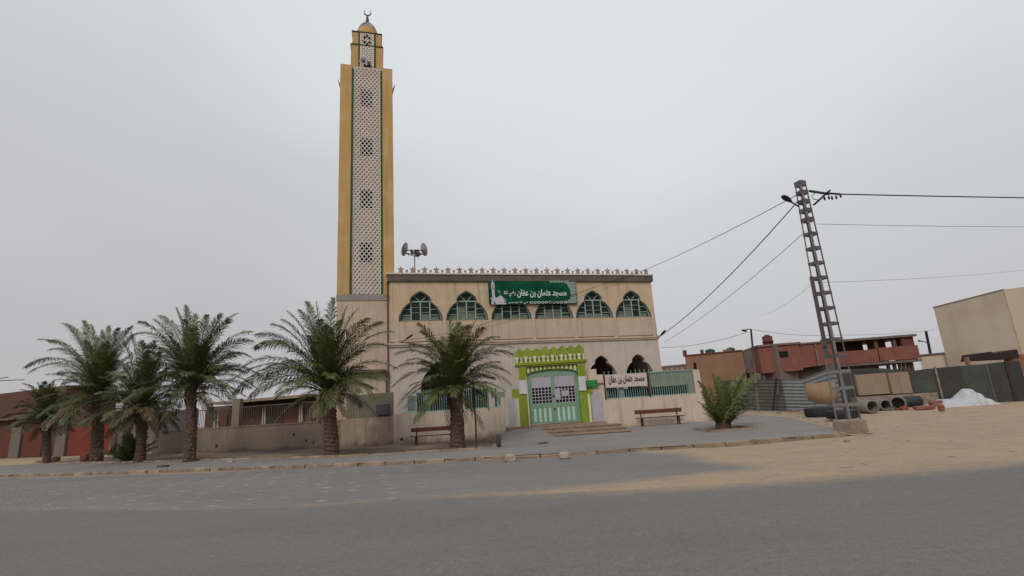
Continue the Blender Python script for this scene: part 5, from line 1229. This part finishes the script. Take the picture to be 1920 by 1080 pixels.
def palm(label, bpx, cpx, r0, r1, tips, fill, seed, flen, low=0.0, tone=.45, drop=8, boots=True, zb=.1):
    rr = random.Random(seed); g = G(*bpx, zb); cr = A(*cpx, g.y); base = Vector((g.x, g.y, zb - .08))
    T = thing('date_palm', label, 'palm tree', base, 0, 'date palms along the planting strip')
    c = cr - base
    if boots:
        mb = MB(); n = 26; H_ = c.z; m_ = int(H_ / .035); vs = []
        for j in range(m_ + 1):
            t = j / m_; ctr = Vector((c.x * t + .05 * math.sin(t * 3), c.y * t, H_ * t))
            rad = .9 * (r0 + (r1 - r0) * t + .1 * math.exp(-t * H_ * 4) * r0) * (1 + .07 * math.sin(t * 5 + seed) + .04 * math.sin(t * 13 + seed * 2))
            for k in range(n):
                row = (H_ * t) / .17 + .35 * math.sin(2 * PI * k / n + seed) + .3 * (k / n); u = (k / n * 8 + .5 * (math.floor(row) % 2)) % 1; f = row % 1
                hsh = (math.sin((math.floor(row) * 12.9898 + math.floor(k / n * 8 + .5 * (math.floor(row) % 2)) * 78.233 + seed)) * 43758.5453) % 1
                bump_ = (1 - f) * (1 - abs(u - .5) * 1.6) * (.35 + 1.1 * hsh)
                a = 2 * PI * k / n; q = rad * (1 + .2 * (bump_ - .4) + rr.uniform(-.07, .07))
                vs.append(ctr + Vector((q * math.cos(a), q * math.sin(a), 0)))
        mb.add(vs, [(j * n + k, j * n + (k + 1) % n, (j + 1) * n + (k + 1) % n, (j + 1) * n + k) for j in range(m_) for k in range(n)])
        mb.build('trunk', bark, T)
        # cut leaf bases fanning under the crown
        mb = MB()
        for k in range(46):
            a = k * 2.4; z = H_ - .0 - .8 * (k / 46); t = z / H_; ctr = Vector((c.x * t, c.y * t, z)); rad = r0 + (r1 - r0) * t
            d = Vector((math.cos(a), math.sin(a), 0)); p0 = ctr + d * rad * .8; L_ = rr.uniform(.16, .3)
            mb.add([p0 + Vector((0, 0, -.05)) + d.cross(Vector((0, 0, 1))) * .07, p0 + Vector((0, 0, -.05)) - d.cross(Vector((0, 0, 1))) * .07, p0 + Vector((0, 0, .06)), p0 + d * (L_ * .55) + Vector((0, 0, L_))],
                   [(0, 1, 3), (1, 2, 3), (2, 0, 3)])
        mb.build('leaf_base', M('boot', (.13, .08, .05), (.08, .055, .035), 5), T)
    K = Crown()
    top = c + Vector((0, 0, .05))
    for px, py, *ex in tips:
        dy = ex[0] if ex else rr.uniform(-.9, .6); tp2 = A(px, py, g.y + dy) - base
        b = top + Vector((rr.uniform(-.12, .12), rr.uniform(-.12, .12), rr.uniform(-.1, .15)))
        d = tp2 - b; el = math.atan2(d.z, math.hypot(d.x, d.y))
        K.frond(b, tp2, .14 + .32 * max(0, math.cos(el)), rr, tone + rr.uniform(-.15, .2))
    for k in range(fill):
        az = k * 2.39996 + rr.uniform(-.2, .2); u = (k + .5) / fill
        el = math.radians(82 - 82 * u - low * 20 * u + rr.uniform(-9, 9)); L_ = flen * rr.uniform(.78, 1.0) * (1 - .12 * u)
        d = Vector((math.cos(az) * math.cos(el), math.sin(az) * math.cos(el), math.sin(el)))
        b = top + Vector((d.x, d.y, 0)) * .12 + Vector((0, 0, .2 - .45 * u))
        tip = b + d * L_ - Vector((0, 0, .22 * L_ * math.cos(el)))
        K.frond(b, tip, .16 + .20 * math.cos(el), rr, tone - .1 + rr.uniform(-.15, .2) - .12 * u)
    for k in range(drop):
        az = rr.uniform(0, 2 * PI); L_ = flen * rr.uniform(.6, .9); b = top + Vector((math.cos(az) * .2, math.sin(az) * .2, -.3)); tip = b + Vector((math.cos(az) * L_ * .8, math.sin(az) * L_ * .8, -L_ * .42))
        K.frond(b, tip, .35, rr, .1, .8, dry=k % 4 == 0)
    for k in range(3 + seed % 3):
        az = rr.uniform(0, 2 * PI); L_ = flen * rr.uniform(.45, .7); b = top + Vector((math.cos(az) * .22, math.sin(az) * .22, -.4))
        K.frond(b, b + Vector((math.cos(az) * L_ * .55, math.sin(az) * L_ * .55, -L_ * .75)), .3, rr, .05, .55, dry=True)
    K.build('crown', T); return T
palm('large date palm with thick trunk in front of the minaret foot', (622, 852), (613, 732), .36, .31,
     [(575, 566), (562, 582), (592, 568), (625, 560), (652, 572), (690, 598), (715, 605), (735, 622), (510, 608), (482, 628), (478, 652), (455, 688), (430, 716), (440, 738), (470, 745), (500, 640), (530, 600), (735, 652), (742, 690), (728, 715), (540, 585), (670, 580), (600, 600, -1.5), (640, 600, -1.5), (500, 690), (520, 735), (700, 745), (495, 712)], 46, 21, 2.9, tone=.36, drop=5)
palm('bushy date palm with its slim trunk in front of the barred wall', (355, 866), (358, 728), .27, .24,
     [(348, 574), (330, 578), (365, 590), (388, 592), (445, 588), (432, 600), (470, 622), (474, 640), (468, 668), (300, 592), (262, 604), (258, 625), (290, 600), (462, 700), (480, 728), (440, 745), (405, 612), (262, 680), (285, 720), (300, 745), (345, 600, -1.5), (415, 590), (275, 650), (488, 705)], 46, 33, 2.8, tone=.36, drop=5)
palm('tall date palm rising above the small leftmost palm', (180, 866), (184, 748), .33, .27,
     [(75, 636), (50, 688), (58, 697), (118, 606), (130, 615), (158, 602), (170, 610), (205, 612), (222, 616), (247, 612), (250, 628), (95, 655), (92, 640), (140, 700), (160, 640, -1.5), (200, 640, -1.5), (262, 660), (120, 720), (190, 620), (110, 700)], 44, 44, 3.0, tone=.38, drop=5)
palm('small round date palm, leftmost of the row', (88, 869), (84, 786), .24, .2,
     [(40, 730), (45, 720), (70, 718), (100, 716), (128, 735), (150, 748), (28, 765), (22, 790), (38, 812), (150, 800), (160, 775), (128, 815), (84, 716, -.8), (55, 722, -.6), (115, 724, .6), (140, 740)], 54, 55, 1.9, low=.25, tone=.16, drop=8)
palm('low dark date palm between the bushy palm and the tall left palm', (262, 867), (265, 768), .27, .24,
     [(232, 642), (290, 640), (216, 672), (320, 690), (205, 725), (330, 745), (245, 625), (222, 790), (315, 790), (265, 640, -.8), (300, 660), (205, 700)], 58, 66, 2.7, low=.6, tone=.14, drop=8)
palm('date palm with thick rough trunk beside the bench, left of the lime gateway', (857, 838), (853, 730), .33, .33,
     [(785, 608), (790, 622), (842, 598), (860, 606), (868, 612), (893, 600), (905, 615), (935, 632), (958, 650), (960, 664), (955, 700), (958, 722), (800, 650), (745, 662), (742, 690), (738, 722), (750, 756), (930, 745), (915, 765), (770, 645), (880, 610, -1.2), (850, 630, -1.3), (940, 690), (790, 765), (765, 675)], 42, 77, 2.6, tone=.38, drop=5)
# bushy young palm right
rb = random.Random(9); g = G(1357, 801, .2); T = thing('young_palm', 'young bushy palm without trunk in a square bed right of the bench', 'palm tree', (g.x, g.y, .18))
K = Crown()
for px, py, *ex in [(1310, 716), (1318, 735), (1308, 752), (1335, 703), (1352, 712), (1380, 706), (1392, 700), (1402, 694), (1418, 702), (1422, 718), (1415, 740), (1425, 752), (1320, 775), (1318, 762), (1405, 768), (1372, 708), (1345, 708), (1362, 716, -.8), (1330, 725), (1398, 712), (1340, 770, -1), (1385, 775, -1), (1325, 755, -.7), (1400, 748, -.7)]:
    dy = ex[0] if ex else rb.uniform(-.7, .7); tp2 = A(px, py, g.y + dy) - Vector(T.location); b = Vector((rb.uniform(-.22, .22), rb.uniform(-.22, .22), .1))
    K.frond(b, tp2, .1, rb, .5 + rb.uniform(-.15, .2), 1.0, .042)
for k in range(8):
    az = k * 2.4; el = math.radians(rb.uniform(25, 85)); L_ = rb.uniform(1.0, 1.5); d = Vector((math.cos(az) * math.cos(el), math.sin(az) * math.cos(el), math.sin(el)))
    b = Vector((d.x * .2, d.y * .2, .05)); K.frond(b, b + d * L_, .1, rb, .35 + rb.uniform(-.15, .15), 1.1)
K.build('crown', T)
mb = MB(); mb.lathe([(.30, -.08), (.33, .1), (.26, .3), (.15, .45), (.05, .5)], (0, 0, 0), 16); mb.build('stump', M('boot', (.13, .08, .05)), T)
bed = [G(1293, 797, .25), G(1388, 797, .2), G(1403, 802, .2), G(1340, 807, .2)]
mb = MB(); cc = sum(bed, Vector()) / 4; x_, y_ = g.x, g.y; s_ = .95
zq = z_walk(x_, y_)
for a, b in (((-s_, -s_), (s_, -s_)), ((s_, -s_), (s_, s_)), ((s_, s_), (-s_, s_)), ((-s_, s_), (-s_, -s_))):
    mb.bar((x_ + a[0], y_ + a[1], zq + .01), (x_ + b[0], y_ + b[1], zq + .01), .1, .1)
struct(mb.build('bed_edging', kerb_stone))
mb = MB(); mb.box(x_ - s_ + .05, x_ + s_ - .05, y_ - s_ + .05, y_ + s_ - .05, 0, zq + .015); struct(mb.build('bed_soil', M('bed_soil', (.06, .042, .032), (.04, .03, .025), 5)))
# agave-like bush left
g = G(240, 866, .1); T = thing('small_shrub', 'small dark spiky shrub left of the low dark palm', 'shrub', (g.x, g.y, .06)); K = Crown()
for k in range(34):
    az = k * 2.4; el = math.radians(rb.uniform(20, 85)); L_ = rb.uniform(.8, 1.5); d = Vector((math.cos(az) * math.cos(el), math.sin(az) * math.cos(el), math.sin(el)))
    K.frond(Vector((0, 0, 0)), d * L_, .08, rb, .3 + rb.uniform(-.1, .2), 1.2, .045)
K.build('foliage', T)
mb = MB(); mb.tube([(0, 0, -.05), (0, 0, .35)], [.12, .06], 8); mb.build('stem', bark, T)
